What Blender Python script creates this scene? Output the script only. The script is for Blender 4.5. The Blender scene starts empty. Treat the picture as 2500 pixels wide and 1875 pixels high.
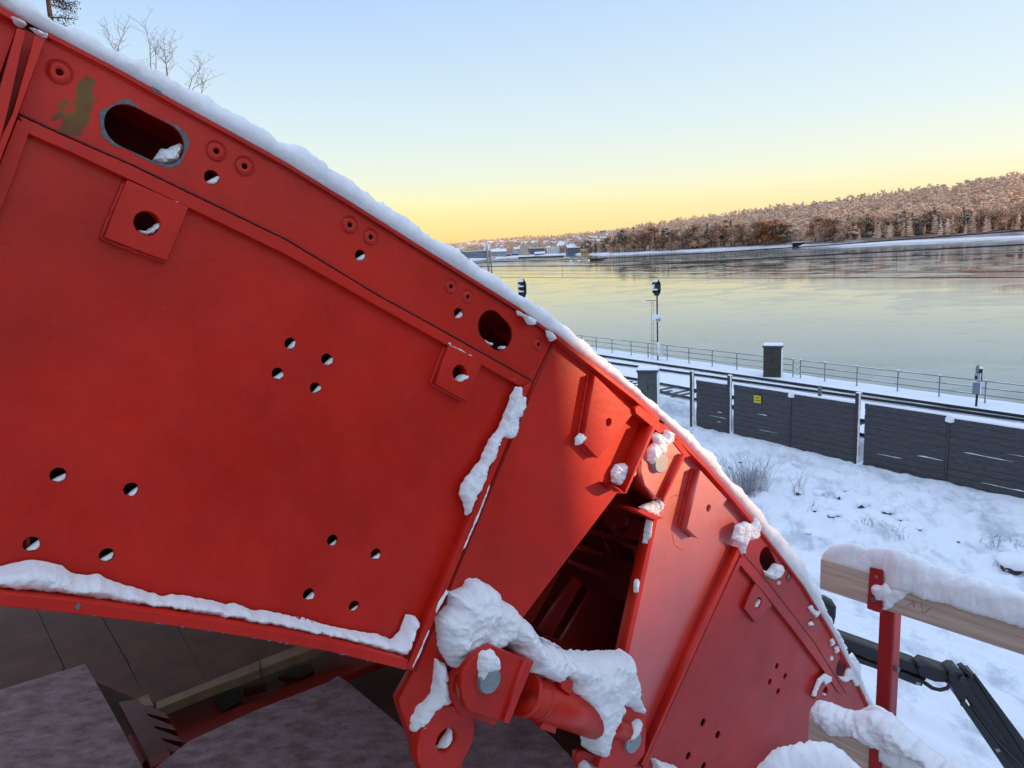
import bpy, bmesh, math, random
import numpy as np
from mathutils import Vector, Matrix, noise
from math import radians, sin, cos, tan, pi
S = bpy.context.scene
C = S.collection
rnd = random.Random(7)
# ------------------------------------------------------------------ camera
FPX = 1800.0
CAM = Vector((0, 0, 11.0))
PITCH, ROLL = radians(10.4), radians(-2.85)
cd = bpy.data.cameras.new("camera"); cam = bpy.data.objects.new("camera", cd); C.objects.link(cam)
cd.sensor_width = 36; cd.lens = 36 * FPX / 2500; cd.clip_start = 0.05; cd.clip_end = 20000
RM = Matrix.Rotation(radians(90) - PITCH, 3, 'X') @ Matrix.Rotation(ROLL, 3, 'Z')
cam.matrix_world = Matrix.Translation(CAM) @ RM.to_4x4()
S.camera = cam
FWD = -RM.col[2].copy(); RIGHT = RM.col[0].copy(); UP = RM.col[1].copy()
# ------------------------------------------------------------------ sky
SUN_AZ, SUN_EL = radians(95), radians(4.5)      # azimuth clockwise from +Y
sd = Vector((sin(SUN_AZ) * cos(SUN_EL), cos(SUN_AZ) * cos(SUN_EL), sin(SUN_EL)))
W = bpy.data.worlds.new("World"); S.world = W; W.use_nodes = True
nt = W.node_tree; nt.nodes.clear()
out = nt.nodes.new('ShaderNodeOutputWorld')
sky = nt.nodes.new('ShaderNodeTexSky'); sky.sky_type = 'NISHITA'; sky.sun_disc = False
sky.sun_elevation = SUN_EL; sky.sun_rotation = SUN_AZ
b1 = nt.nodes.new('ShaderNodeBackground'); b1.inputs[1].default_value = 0.05
nt.links.new(sky.outputs[0], b1.inputs[0])
tc = nt.nodes.new('ShaderNodeTexCoord'); sp = nt.nodes.new('ShaderNodeSeparateXYZ')
nt.links.new(tc.outputs['Generated'], sp.inputs[0])
def ramp(tree, stops, interp='LINEAR'):
    r = tree.nodes.new('ShaderNodeValToRGB'); e = r.color_ramp.elements; r.color_ramp.interpolation = interp
    while len(e) > 1: e.remove(e[0])
    e[0].position = stops[0][0]; e[0].color = tuple(stops[0][1]) + (1,)
    for p, c in stops[1:]:
        k = e.new(p); k.color = tuple(c) + (1,)
    return r
# dawn sky: yellow band at the horizon, warmer towards the left, fading to blue above
rl = ramp(nt, [(0, (.97, .70, .24)), (.03, (.97, .80, .31)), (.05, (.96, .86, .40)), (.066, (.93, .91, .54)), (.10, (.82, .88, .77)), (.168, (.67, .82, .89)), (.227, (.58, .74, .92)), (.30, (.46, .65, .97)), (.45, (.63, .80, 1.15)), (1, (.86, 1.05, 1.42))])
rr = ramp(nt, [(0, (.97, .76, .40)), (.05, (.95, .84, .54)), (.08, (.88, .89, .74)), (.15, (.73, .85, .90)), (.24, (.63, .78, .94)), (.33, (.52, .70, .98)), (.45, (.63, .80, 1.15)), (1, (.86, 1.05, 1.42))])
mr = nt.nodes.new('ShaderNodeMapRange'); mr.inputs[1].default_value = -.25; mr.inputs[2].default_value = .6
nt.links.new(sp.outputs[2], rl.inputs[0]); nt.links.new(sp.outputs[2], rr.inputs[0]); nt.links.new(sp.outputs[0], mr.inputs[0])
mx = nt.nodes.new('ShaderNodeMix'); mx.data_type = 'RGBA'
nt.links.new(mr.outputs[0], mx.inputs[0]); nt.links.new(rl.outputs[0], mx.inputs[6]); nt.links.new(rr.outputs[0], mx.inputs[7])
b2 = nt.nodes.new('ShaderNodeBackground'); b2.inputs[1].default_value = 0.95
nt.links.new(mx.outputs[2], b2.inputs[0])
ad = nt.nodes.new('ShaderNodeAddShader'); nt.links.new(b1.outputs[0], ad.inputs[0]); nt.links.new(b2.outputs[0], ad.inputs[1])
nt.links.new(ad.outputs[0], out.inputs[0])
sl = bpy.data.lights.new("sun", 'SUN'); sl.energy = 5.0; sl.angle = radians(0.5); sl.color = (1, .54, .27)
so = bpy.data.objects.new("sun", sl); C.objects.link(so); so.rotation_euler = sd.to_track_quat('Z', 'Y').to_euler(); so.location = (30, 0, 30)
S.view_settings.view_transform = 'Standard'; S.view_settings.look = 'None'; S.view_settings.exposure = 0; S.view_settings.gamma = 1
S.render.engine = 'CYCLES'
# ------------------------------------------------------------------ placing helpers
def ray(px, py):
    return (RIGHT * ((px - 1250) / FPX) + UP * (-(py - 937.5) / FPX) + FWD)
def onz(px, py, z):
    d = ray(px, py); return CAM + d * ((z - CAM.z) / d.z)
def onD(px, py, D): return CAM + ray(px, py) * D
class Frame:
    def __init__(s, O, u, v):
        s.O = O; s.u = u.normalized(); s.n = s.u.cross(v).normalized(); s.v = s.n.cross(s.u)
        m = Matrix.Identity(4)
        for i, c in enumerate((s.u, s.v, s.n, O)):
            for j in range(3): m[j][i] = c[j]
        s.M = m
    def uv(s, p, w=0.0):
        d = ray(p[0], p[1]); t = ((s.O + s.n * w - CAM).dot(s.n)) / d.dot(s.n)
        q = CAM + d * t - s.O
        return Vector((q.dot(s.u), q.dot(s.v)))
    def uvl(s, pts, w=0.0): return [s.uv(p, w) for p in pts]
Z0 = 2.9
nf = (RIGHT * .8 + UP * -.1 - FWD).normalized()
vf = (Vector((0, 0, 1)) - nf * nf.z).normalized()
F = Frame(CAM + FWD * Z0, vf.cross(nf), vf)
SBY, SBZ = 1.42, 13.7       # far corner and height of the added building that blocks the sun
def cr(ox, oy, s):                       # measured crop coordinates to photograph pixels
    return lambda *a: [(ox + x * s, oy + y * s) for x, y in a]
c1 = cr(0, 0, 1 / 2.765); c2 = cr(700, 400, 1 / 2.765); c3 = cr(0, 600, 1 / 2.765); c4 = cr(600, 800, 1 / 2.765)
c5 = cr(0, 1275, 1 / 2.765); c6 = cr(600, 1275, 1 / 2.765); c7 = cr(1200, 900, 1 / 2.765); c8 = cr(1300, 1275, 1 / 2.765)
c9 = cr(1900, 1275, .3617); cb = cr(1700, 850, 1 / 2.765); cm = cr(2180, 1560, 320 / 1685); ci = cr(1250, 1200, 350 / 1382)
# ------------------------------------------------------------------ object helpers
def tag(o, label=None, cat=None, group=None, kind=None):
    if label: o['label'] = label
    if cat: o['category'] = cat
    if group: o['group'] = group
    if kind: o['kind'] = kind
    return o
def thing(name, loc, label, cat, group=None, rot=None):
    o = bpy.data.objects.new(name, None); C.objects.link(o)
    o.empty_display_size = .2
    m = Matrix.Translation(loc)
    if rot is not None: m = m @ rot.to_4x4()
    o.matrix_world = m
    return tag(o, label, cat, group)
def link(name, me, mats, parent=None, M=None, smooth=False):
    if not isinstance(mats, (list, tuple)): mats = [mats]
    me.name = name
    me.materials.clear()
    for m in mats: me.materials.append(m)
    if smooth:
        me.polygons.foreach_set('use_smooth', [True] * len(me.polygons))
    o = bpy.data.objects.new(name, me); C.objects.link(o)
    M = M if M is not None else Matrix.Identity(4)
    if parent is not None:
        o.parent = parent; o.matrix_parent_inverse = parent.matrix_world.inverted()
    o.matrix_basis = M
    return o
def mesh(vs, fs, mi=None):
    me = bpy.data.meshes.new("m"); me.from_pydata([tuple(v) for v in vs], [], [tuple(f) for f in fs])
    if mi is not None: me.polygons.foreach_set('material_index', mi)
    me.validate(); me.update(); return me
class MB:
    def __init__(s): s.v = []; s.f = []; s.mi = []
    def add(s, vs, fs, mi=0):
        k = len(s.v); s.v += [Vector(v) for v in vs]; s.f += [tuple(i + k for i in f) for f in fs]; s.mi += [mi] * len(fs); return s
    def box(s, a, b, M=None, mi=0):
        x0, y0, z0 = a; x1, y1, z1 = b
        vs = [Vector(p) for p in ((x0, y0, z0), (x1, y0, z0), (x1, y1, z0), (x0, y1, z0), (x0, y0, z1), (x1, y0, z1), (x1, y1, z1), (x0, y1, z1))]
        if M is not None: vs = [M @ v for v in vs]
        return s.add(vs, [(0, 3, 2, 1), (4, 5, 6, 7), (0, 1, 5, 4), (1, 2, 6, 5), (2, 3, 7, 6), (3, 0, 4, 7)], mi)
    def prism(s, bottom, off, mi=0):     # polygon + offset vector
        n = len(bottom); off = Vector(off)
        vs = [Vector(p) for p in bottom] + [Vector(p) + off for p in bottom]
        fs = [tuple(range(n))[::-1], tuple(range(n, 2 * n))] + [(i, (i + 1) % n, n + (i + 1) % n, n + i) for i in range(n)]
        return s.add(vs, fs, mi)
    def tube(s, pts, r, n=8, mi=0, cap=True):
        pts = [Vector(p) for p in pts]; rs = r if isinstance(r, (list, tuple)) else [r] * len(pts)
        vs = []; fs = []
        ref = None
        for i, p in enumerate(pts):
            t = (pts[min(i + 1, len(pts) - 1)] - pts[max(i - 1, 0)]).normalized()
            if ref is None: ref = Vector((0, 0, 1)) if abs(t.z) < .9 else Vector((1, 0, 0))
            a = t.cross(ref).normalized(); b = a.cross(t).normalized(); ref = b
            for k in range(n):
                an = 2 * pi * k / n; vs.append(p + (a * cos(an) + b * sin(an)) * rs[i])
        for i in range(len(pts) - 1):
            for k in range(n):
                fs.append((i * n + k, i * n + (k + 1) % n, (i + 1) * n + (k + 1) % n, (i + 1) * n + k))
        if cap:
            fs.append(tuple(range(n))); fs.append(tuple((len(pts) - 1) * n + k for k in range(n))[::-1])
        return s.add(vs, fs, mi)
    def beam(s, a, b, w, h, mi=0):       # box beam along a-b, w horizontal, h vertical
        a = Vector(a); b = Vector(b); t = (b - a).normalized(); sd_ = t.cross(Vector((0, 0, 1)))
        sd_ = sd_.normalized() if sd_.length > 1e-3 else Vector((1, 0, 0)); u = sd_.cross(t)
        q = [a + sd_ * w / 2 * i + u * h / 2 * j for i, j in ((-1, -1), (1, -1), (1, 1), (-1, 1))]
        return s.prism(q, b - a, mi)
    def build(s, name, mats, parent=None, M=None, smooth=False):
        me = mesh(s.v, s.f, s.mi)
        bm = bmesh.new(); bm.from_mesh(me); bmesh.ops.recalc_face_normals(bm, faces=bm.faces); bm.to_mesh(me); bm.free()
        return link(name, me, mats, parent, M, smooth)
def circ(c, r, n=28, sx=1, ph=0): return [(c[0] + r * sx * cos(2 * pi * k / n + ph), c[1] + r * sin(2 * pi * k / n + ph)) for k in range(n)]
def plate_mesh(outer, holes, w0, w1, bev=.0012):
    cu = bpy.data.curves.new("c", 'CURVE'); cu.dimensions = '2D'; cu.fill_mode = 'BOTH'
    for pts in [outer] + list(holes):
        sp_ = cu.splines.new('POLY'); sp_.points.add(len(pts) - 1)
        for q, p in zip(sp_.points, pts): q.co = (p[0], p[1], 0, 1)
        sp_.use_cyclic_u = True
    h = abs(w1 - w0) / 2; bev = min(bev, h * .6)
    cu.extrude = h - bev; cu.bevel_depth = bev; cu.bevel_resolution = 0; cu.offset = -bev
    o = bpy.data.objects.new("c", cu); C.objects.link(o)
    dg = bpy.context.evaluated_depsgraph_get(); dg.update()
    me = bpy.data.meshes.new_from_object(o.evaluated_get(dg))
    bpy.data.objects.remove(o); bpy.data.curves.remove(cu)
    me.transform(Matrix.Translation((0, 0, (w0 + w1) / 2)))
    return me
def plate(name, outer, w0, w1, mat, parent, holes=(), fr=F, bev=.0012, px=True, smooth=False):
    """a flat steel part lying in a frame; its front face (w1) is what was measured"""
    if px: outer = fr.uvl(outer, max(w0, w1))
    return link(name, plate_mesh(outer, holes, w0, w1, bev), mat, parent, fr.M)
def hole(px, py, wpx, hpx, w=0., fr=F, n=26):
    """circle in the frame that covers about wpx x hpx pixels"""
    c = fr.uv((px, py), w); a = fr.uv((px, py + hpx / 2), w); b = fr.uv((px, py - hpx / 2), w)
    return (c, (a - b).length / 2)
def bead(mb, pts, w, r, step=.008):
    P = []
    for a, b in zip(pts[:-1], pts[1:]):
        n = max(1, int((b - a).length / step))
        for i in range(n): P.append(a.lerp(b, i / n))
    P.append(pts[-1])
    P = [Vector((p.x + rnd.uniform(-.15, .15) * r, p.y + rnd.uniform(-.15, .15) * r, w)) for p in P]
    mb.tube(P, [r * rnd.uniform(.7, 1.15) for _ in P], 6)
# ------------------------------------------------------------------ snow
def seg_dist(P, poly):
    """distance and nearest point from every P (n,2) to polygon edges, inside flag"""
    A = poly; B = np.roll(poly, -1, 0)
    best = np.full(len(P), 1e9); near = np.zeros_like(P); ins = np.zeros(len(P), bool)
    for a, b in zip(A, B):
        d = b - a; L = (d * d).sum() + 1e-12
        t = np.clip(((P - a) @ d) / L, 0, 1); q = a + t[:, None] * d
        ds = np.hypot(*(P - q).T); m = ds < best; best[m] = ds[m]; near[m] = q[m]
        c = ((a[1] > P[:, 1]) != (b[1] > P[:, 1])) & (P[:, 0] < (b[0] - a[0]) * (P[:, 1] - a[1]) / (b[1] - a[1] + 1e-15) + a[0])
        ins ^= c
    return best, near, ins
def rough_poly(pts, step, amp, seed=0):
    out_ = []; n = len(pts)
    for i in range(n):
        a = Vector(pts[i]); b = Vector(pts[(i + 1) % n]); d = b - a; k = max(1, int(d.length / step))
        nn = Vector((-d.y, d.x)).normalized() if d.length > 1e-9 else Vector((0, 0))
        for j in range(k):
            p = a.lerp(b, j / k)
            out_.append(p + nn * amp * (noise.noise(Vector((p.x * 45, p.y * 45, seed))) + .6 * noise.noise(Vector((p.x * 130, p.y * 130, seed)))) * (1 if j else .4))
    return out_
def blob(mb, poly, w0, t, r=None, h=None, seed=0, amp=.25, rough=.007):
    """a lump of snow clinging to a frame: rounded relief with a crumbly surface"""
    poly = rough_poly(poly, .005, rough, seed)
    P = np.array([(p[0], p[1]) for p in poly]); lo = P.min(0); hi = P.max(0)
    if h is None: h = max(.003, min(.006, float((hi - lo).max()) / 60))
    h = min(h, .0055)
    if r is None: r = t * 1.1
    nx = int((hi[0] - lo[0]) / h) + 3; ny = int((hi[1] - lo[1]) / h) + 3
    gx, gy = np.meshgrid(lo[0] - h + np.arange(nx) * h, lo[1] - h + np.arange(ny) * h)
    G = np.stack([gx.ravel(), gy.ravel()], 1); d, nr, ins = seg_dist(G, P)
    use = (ins | (d < h * .75)).reshape(ny, nx)
    cell = np.zeros((ny - 1, nx - 1), bool); I = ins.reshape(ny, nx)
    anyin = I[:-1, :-1] | I[1:, :-1] | I[:-1, 1:] | I[1:, 1:]
    vs = []; idx = -np.ones(len(G), int); back = {}
    fs = []
    def vid(k):
        if idx[k] < 0:
            x, y = G[k]; hh = 0.
            if ins[k]:
                q = min(d[k] / r, 1); hh = t * math.sqrt(max(0, 1 - (1 - q) ** 2))
                e0 = min(1, hh / (t + 1e-6) * 1.3)
                hh += e0 * (amp * 1.3 * t * noise.noise(Vector((x * 15 / (.5 + t * 6), y * 15 / (.5 + t * 6), seed))) + min(t * .16, .011) * noise.noise(Vector((x * 42, y * 42, hh * 42 + seed + 3))) + min(t * .14, .0065) * noise.noise(Vector((x * 105, y * 105, hh * 105))) + min(t * .1, .003) * noise.noise(Vector((x * 230, y * 230, hh * 230)))); hh = max(hh, t * .05)
            else: x, y = nr[k]
            if ins[k] and hh > .004:
                g_ = min(1, hh / .02) * .006; q3 = Vector((x * 36, y * 36, hh * 36 + seed)); q4 = q3 * 2.7
                x += g_ * (noise.noise(q3) + .6 * noise.noise(q4)); y += g_ * (noise.noise(q3 + Vector((9, 4, 2))) + .6 * noise.noise(q4 + Vector((3, 8, 1))))
            idx[k] = len(vs); vs.append((x, y, w0 + hh))
        return idx[k]
    for j in range(ny - 1):
        for i in range(nx - 1):
            if anyin[j, i]:
                k = j * nx + i; fs.append((vid(k), vid(k + 1), vid(k + nx + 1), vid(k + nx)))
    n = len(vs)
    vs += [(x, y, w0 - .001) for x, y, z in vs]; fs += [tuple(i + n for i in f)[::-1] for f in fs]
    mb.add(vs, fs)
def ridge(mb, pts, wid, hei, up=Vector((0, 0, 1)), step=.02, seed=0, na=10, amp=.22, over=.15, fq=14):
    """snow lying along a line: half-round lumpy section, slightly overhanging"""
    pts = [Vector(p) for p in pts]; P = []; Wd = []; H = []
    wid = wid if isinstance(wid, (list, tuple)) else [wid] * len(pts); hei = hei if isinstance(hei, (list, tuple)) else [hei] * len(pts)
    for i in range(len(pts) - 1):
        n = max(1, int((pts[i + 1] - pts[i]).length / step))
        for j in range(n):
            t = j / n; P.append(pts[i].lerp(pts[i + 1], t)); Wd.append(wid[i] * (1 - t) + wid[i + 1] * t); H.append(hei[i] * (1 - t) + hei[i + 1] * t)
    P.append(pts[-1]); Wd.append(wid[-1]); H.append(hei[-1])
    vs = []; fs = []; m = na + 1; L = len(P)
    for i, p in enumerate(P):
        t = (P[min(i + 1, L - 1)] - P[max(0, i - 1)]).normalized(); sdv = t.cross(up).normalized()
        e = min(1, (i + .3) * step / (.6 * H[i] + 1e-6), (L - .7 - i) * step / (.6 * H[i] + 1e-6)); e = math.sqrt(max(.02, 1 - (1 - e) ** 2))
        for k in range(m):
            a = -over * 1.2 + (pi + 2 * over * 1.2) * k / na
            q = p + sdv * (cos(a) * Wd[i] / 2 * (1 + .1 * sin(a)) * e) + up * (max(-.15, sin(a)) * H[i] * e)
            nn = Vector(q) * fq
            z = noise.noise(nn + Vector((seed, 0, 0))) + .6 * noise.noise(nn * 2.7) + .5 * noise.noise(nn * 6)
            q += (sdv * cos(a) + up * sin(a)) * (z * amp * min(H[i], Wd[i] / 2) * e)
            vs.append(q)
    for i in range(L - 1):
        for k in range(m):
            fs.append((i * m + k, i * m + (k + 1) % m, (i + 1) * m + (k + 1) % m, (i + 1) * m + k))
    fs.append(tuple(range(m))); fs.append(tuple((L - 1) * m + k for k in range(m)))
    mb.add(vs, fs)
# ------------------------------------------------------------------ materials
def newmat(name):
    m = bpy.data.materials.new(name); m.use_nodes = True; t = m.node_tree
    return m, t, t.nodes['Principled BSDF']
def N(t, typ, **kw):
    n = t.nodes.new(typ)
    for k, v in kw.items(): setattr(n, k, v)
    return n
def noise_tex(t, scale, detail=4, rough=.55, coord='Object', vec=None, stretch=None):
    n = N(t, 'ShaderNodeTexNoise'); n.inputs['Scale'].default_value = scale; n.inputs['Detail'].default_value = detail; n.inputs['Roughness'].default_value = rough
    if vec is None:
        c = N(t, 'ShaderNodeTexCoord'); vec = c.outputs[coord]
    if stretch:
        mp = N(t, 'ShaderNodeMapping'); mp.inputs['Scale'].default_value = stretch; t.links.new(vec, mp.inputs[0]); vec = mp.outputs[0]
    t.links.new(vec, n.inputs['Vector']); return n
def bump(t, src, strength, dist, nrm=None):
    b = N(t, 'ShaderNodeBump'); b.inputs['Strength'].default_value = strength; b.inputs['Distance'].default_value = dist
    t.links.new(src, b.inputs['Height'])
    if nrm: t.links.new(nrm, b.inputs['Normal'])
    return b.outputs[0]
def mixc(t, fac, a, b):
    m = N(t, 'ShaderNodeMix', data_type='RGBA')
    if isinstance(fac, float): m.inputs[0].default_value = fac
    else: t.links.new(fac, m.inputs[0])
    for s, v in ((6, a), (7, b)):
        if isinstance(v, tuple): m.inputs[s].default_value = v + (1,)
        else: t.links.new(v, m.inputs[s])
    return m.outputs[2]
def mulf(t, x, y):
    m = N(t, 'ShaderNodeMath', operation='MULTIPLY'); t.links.new(x, m.inputs[0]); t.links.new(y, m.inputs[1]); return m.outputs[0]
def simple(name, col, rough=.6, var=.25, scale=8, bs=0., bscale=60, metal=0., coord='Object', col2=None, stretch=None, bd=.002):
    m, t, p = newmat(name); n = noise_tex(t, scale, 5, .6, coord, stretch=stretch)
    c2_ = col2 or tuple(x * (1 - var) for x in col)
    r = ramp(t, [(.35, c2_), (.65, col)]); t.links.new(n.outputs[0], r.inputs[0]); t.links.new(r.outputs[0], p.inputs['Base Color'])
    p.inputs['Roughness'].default_value = rough; p.inputs['Metallic'].default_value = metal
    if bs:
        n2 = noise_tex(t, bscale, 4, .6, coord, stretch=stretch); t.links.new(bump(t, n2.outputs[0], bs, bd), p.inputs['Normal'])
    return m
def red_paint(name, base=(.57, .0120, .0020), stain=False, dust=False, gloss=False):
    m, t, p = newmat(name); tcn = N(t, 'ShaderNodeTexCoord'); o = tcn.outputs['Object']
    big = noise_tex(t, 1.7, 6, .68, vec=o); rb = ramp(t, [(.3, tuple(x * .70 for x in base)), (.72, tuple(min(1, x * 1.14 + .004) for x in base))])
    t.links.new(big.outputs[0], rb.inputs[0]); col = rb.outputs[0]
    st = noise_tex(t, 9, 6, .7, vec=o, stretch=(3.2, .5, 1)); rs = ramp(t, [(.60, (0, 0, 0)), (.74, (.45, .45, .45))]); t.links.new(st.outputs[0], rs.inputs[0])
    col = mixc(t, rs.outputs[0], col, tuple(x * .55 for x in base))
    sp_ = noise_tex(t, 55, 3, .7, vec=o); rsp = ramp(t, [(.705, (0, 0, 0)), (.74, (1, 1, 1))]); t.links.new(sp_.outputs[0], rsp.inputs[0])
    col = mixc(t, rsp.outputs[0], col, (.16, .015, .012))
    sc = noise_tex(t, 95, 2, .5, vec=o, stretch=(1, 2.4, 1)); rsc = ramp(t, [(.765, (0, 0, 0)), (.79, (1, 1, 1))]); t.links.new(sc.outputs[0], rsc.inputs[0])
    col = mixc(t, rsc.outputs[0], col, (.62, .22, .16))
    # thin scratches, runs and grime
    wr_ = noise_tex(t, 1.6, 3, .6, vec=o); wv_ = N(t, 'ShaderNodeVectorMath', operation='MULTIPLY_ADD'); t.links.new(wr_.outputs['Color'], wv_.inputs[0]); wv_.inputs[1].default_value = (.25, .25, 0); t.links.new(o, wv_.inputs[2])
    s1 = noise_tex(t, 6, 4, .75, vec=wv_.outputs[0], stretch=(46, 1.6, 1)); q1_ = ramp(t, [(.63, (0, 0, 0)), (.69, (.5, .5, .5))]); t.links.new(s1.outputs[0], q1_.inputs[0])
    gate = noise_tex(t, 3.1, 2, .5, vec=o); qg = ramp(t, [(.46, (0, 0, 0)), (.58, (1, 1, 1))]); t.links.new(gate.outputs[0], qg.inputs[0])
    col = mixc(t, mulf(t, q1_.outputs[0], qg.outputs[0]), col, (.20, .010, .006))
    s2 = noise_tex(t, 7, 3, .7, vec=wv_.outputs[0], stretch=(2.2, 52, 1)); q2_ = ramp(t, [(.68, (0, 0, 0)), (.71, (.5, .5, .5))]); t.links.new(s2.outputs[0], q2_.inputs[0])
    col = mixc(t, mulf(t, q2_.outputs[0], qg.outputs[0]), col, (.62, .14, .10))
    if dust:
        dn = noise_tex(t, 120, 4, .7, vec=o); dr = ramp(t, [(.58, (0, 0, 0)), (.78, (.30, .30, .30))]); t.links.new(dn.outputs[0], dr.inputs[0])
        col = mixc(t, dr.outputs[0], col, (.62, .52, .55))
    if stain:
        # moss coloured smear rubbed on the top corner of the plate
        f = None
        for (a, r_) in ((F.uv(q_[:2]), q_[2]) for q_ in ((218, 200, .016), (208, 218, .019), (212, 240, .022), (206, 262, .024), (198, 284, .024), (184, 300, .022), (170, 292, .018), (164, 314, .018), (186, 318, .014), (150, 262, .011), (146, 280, .013), (134, 290, .008), (160, 250, .008))):
            vd = N(t, 'ShaderNodeVectorMath', operation='DISTANCE'); t.links.new(o, vd.inputs[0]); vd.inputs[1].default_value = (a.x, a.y, .0)
            mm = N(t, 'ShaderNodeMapRange'); mm.inputs[1].default_value = r_ * 1.5; mm.inputs[2].default_value = r_ * .4; t.links.new(vd.outputs['Value'], mm.inputs[0])
            if f is None: f = mm.outputs[0]
            else:
                mxm = N(t, 'ShaderNodeMath', operation='MAXIMUM'); t.links.new(f, mxm.inputs[0]); t.links.new(mm.outputs[0], mxm.inputs[1]); f = mxm.outputs[0]
        nn = noise_tex(t, 26, 8, .8, vec=o, stretch=(1, .6, 1)); ml = N(t, 'ShaderNodeMath', operation='MULTIPLY_ADD'); t.links.new(f, ml.inputs[0]); ml.inputs[1].default_value = 1.5
        ms = N(t, 'ShaderNodeMath', operation='SUBTRACT'); ms.inputs[0].default_value = .50; t.links.new(nn.outputs[0], ms.inputs[1]); m3 = N(t, 'ShaderNodeMath', operation='MULTIPLY'); t.links.new(ms.outputs[0], m3.inputs[0]); m3.inputs[1].default_value = 3.6; t.links.new(m3.outputs[0], ml.inputs[2])
        rr_ = ramp(t, [(.45, (0, 0, 0)), (1.0, (.9, .9, .9))]); t.links.new(ml.outputs[0], rr_.inputs[0])
        gc = noise_tex(t, 14, 2, .5, vec=o); rg = ramp(t, [(.38, (.12, .045, .015)), (.55, (.11, .095, .012))]); t.links.new(gc.outputs[0], rg.inputs[0])
        col = mixc(t, rr_.outputs[0], col, rg.outputs[0])
    t.links.new(col, p.inputs['Base Color'])
    rg2 = noise_tex(t, 5, 5, .7, vec=o); rr2 = ramp(t, [(.3, (.31, .31, .31)), (.7, (.46, .46, .46))]); t.links.new(rg2.outputs[0], rr2.inputs[0]); t.links.new(rr2.outputs[0], p.inputs['Roughness'])
    p.inputs['Specular IOR Level'].default_value = .40
    if gloss:      # stronger coat and bump, added to give this segment the warm glare
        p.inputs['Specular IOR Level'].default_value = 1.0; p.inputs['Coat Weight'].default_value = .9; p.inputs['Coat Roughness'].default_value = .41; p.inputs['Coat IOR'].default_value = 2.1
    f1 = noise_tex(t, 260, 3, .6, vec=o); f2 = noise_tex(t, 38, 4, .65, vec=o)
    b = bump(t, f1.outputs[0], .30, .0008); b = bump(t, f2.outputs[0], .45 if gloss else .20, .004, b)
    f3 = noise_tex(t, 6, 2, .5, vec=o); b = bump(t, f3.outputs[0], .10, .012, b)
    t.links.new(b, p.inputs['Normal']); return m
def snow_mat(name, fine=260, base=(.92, .93, .95), big=30, bs=.5, bd=.003):
    m, t, p = newmat(name); p.inputs['Base Color'].default_value = base + (1,); p.inputs['Roughness'].default_value = .75
    p.inputs['Subsurface Weight'].default_value = .25; p.inputs['Subsurface Radius'].default_value = (.03, .035, .05); p.inputs['Subsurface Scale'].default_value = .5
    p.inputs['Specular IOR Level'].default_value = .25
    a = noise_tex(t, fine, 4, .75); b_ = noise_tex(t, big, 6, .72)
    b = bump(t, a.outputs[0], min(1, bs * 1.5), bd * 1.2); b = bump(t, b_.outputs[0], bs, bd * 3.5, b); t.links.new(b, p.inputs['Normal']); return m
RED = red_paint('red_paint'); REDG = red_paint('red_paint_glare', gloss=True); REDST = red_paint('red_paint_smeared', stain=True); REDP = red_paint('red_paint_frosted', dust=True, base=(.47, .011, .006))
REDK = red_paint('red_paint_deep_shade', base=(.10, .009, .006)); REDD = red_paint('red_paint_girder', base=(.22, .012, .007))  # REDK is a darkened red, carrying the shade under the arch in its colour
SNOW = snow_mat('snow_close'); SNOWG = snow_mat('snow_ground', 14, (.84, .87, .92), 1.6, .35, .02)
DARKWELD_SHADE = simple('weld_or_shade_line', (.10, .012, .01), .6, .4, 60)  # weld colour, also used for the shadow line under the frame bars
GALV = simple('bare_steel', (.20, .24, .26), .45, .3, 40, .2, 90, metal=.6)
PIN = simple('machined_pin', (.34, .38, .40), .34, .2, 12, .25, 120, metal=.75, stretch=(1, 9, 1))
CHIP = simple('primer_steel', (.13, .155, .165), .6, .35, 60, .3, 120)
# ================================================================== red arch formwork
GROOVE = simple('groove_paint', (.075, .003, .002), .5, .2, 60)
def fp(px, py, w=0.0):
    q = F.uv((px, py), w); return F.M @ Vector((q.x, q.y, w))
def at3(uv, w): return Vector((uv[0], uv[1], w))
OUT1 = [(-420, -250), (-200, -128), (0, -18 + 44), (115, 86)] 
OUTM = [(118, 87), (280, 171), (450, 267), (580, 338), (700, 405), (860, 503), (1000, 592), (1115, 664), (1266, 758), (1320, 794), (1352, 818)]
OUTH = [(1358, 825), (1453, 903), (1550, 978), (1598, 1020)]
OUTL = [(1645, 1066), (1700, 1122), (1770, 1200), (1838, 1275)]
OUTE = [(1842, 1280), (1900, 1352), (1960, 1431), (2030, 1546), (2085, 1652), (2128, 1744), (2190, 1890), (2230, 2010)]
def inward(pts, d):
    """shift a face polyline (uv) towards the arch centre"""
    o = []
    for i, p in enumerate(pts):
        a = pts[max(0, i - 1)]; b = pts[min(len(pts) - 1, i + 1)]; t = (b - a).normalized()
        o.append(p + Vector((-t.y, t.x)) * -d)
    return o
def tubehole(c, r): return circ(c, r, 28)
snow_holes = MB(); sid = [1]
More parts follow.
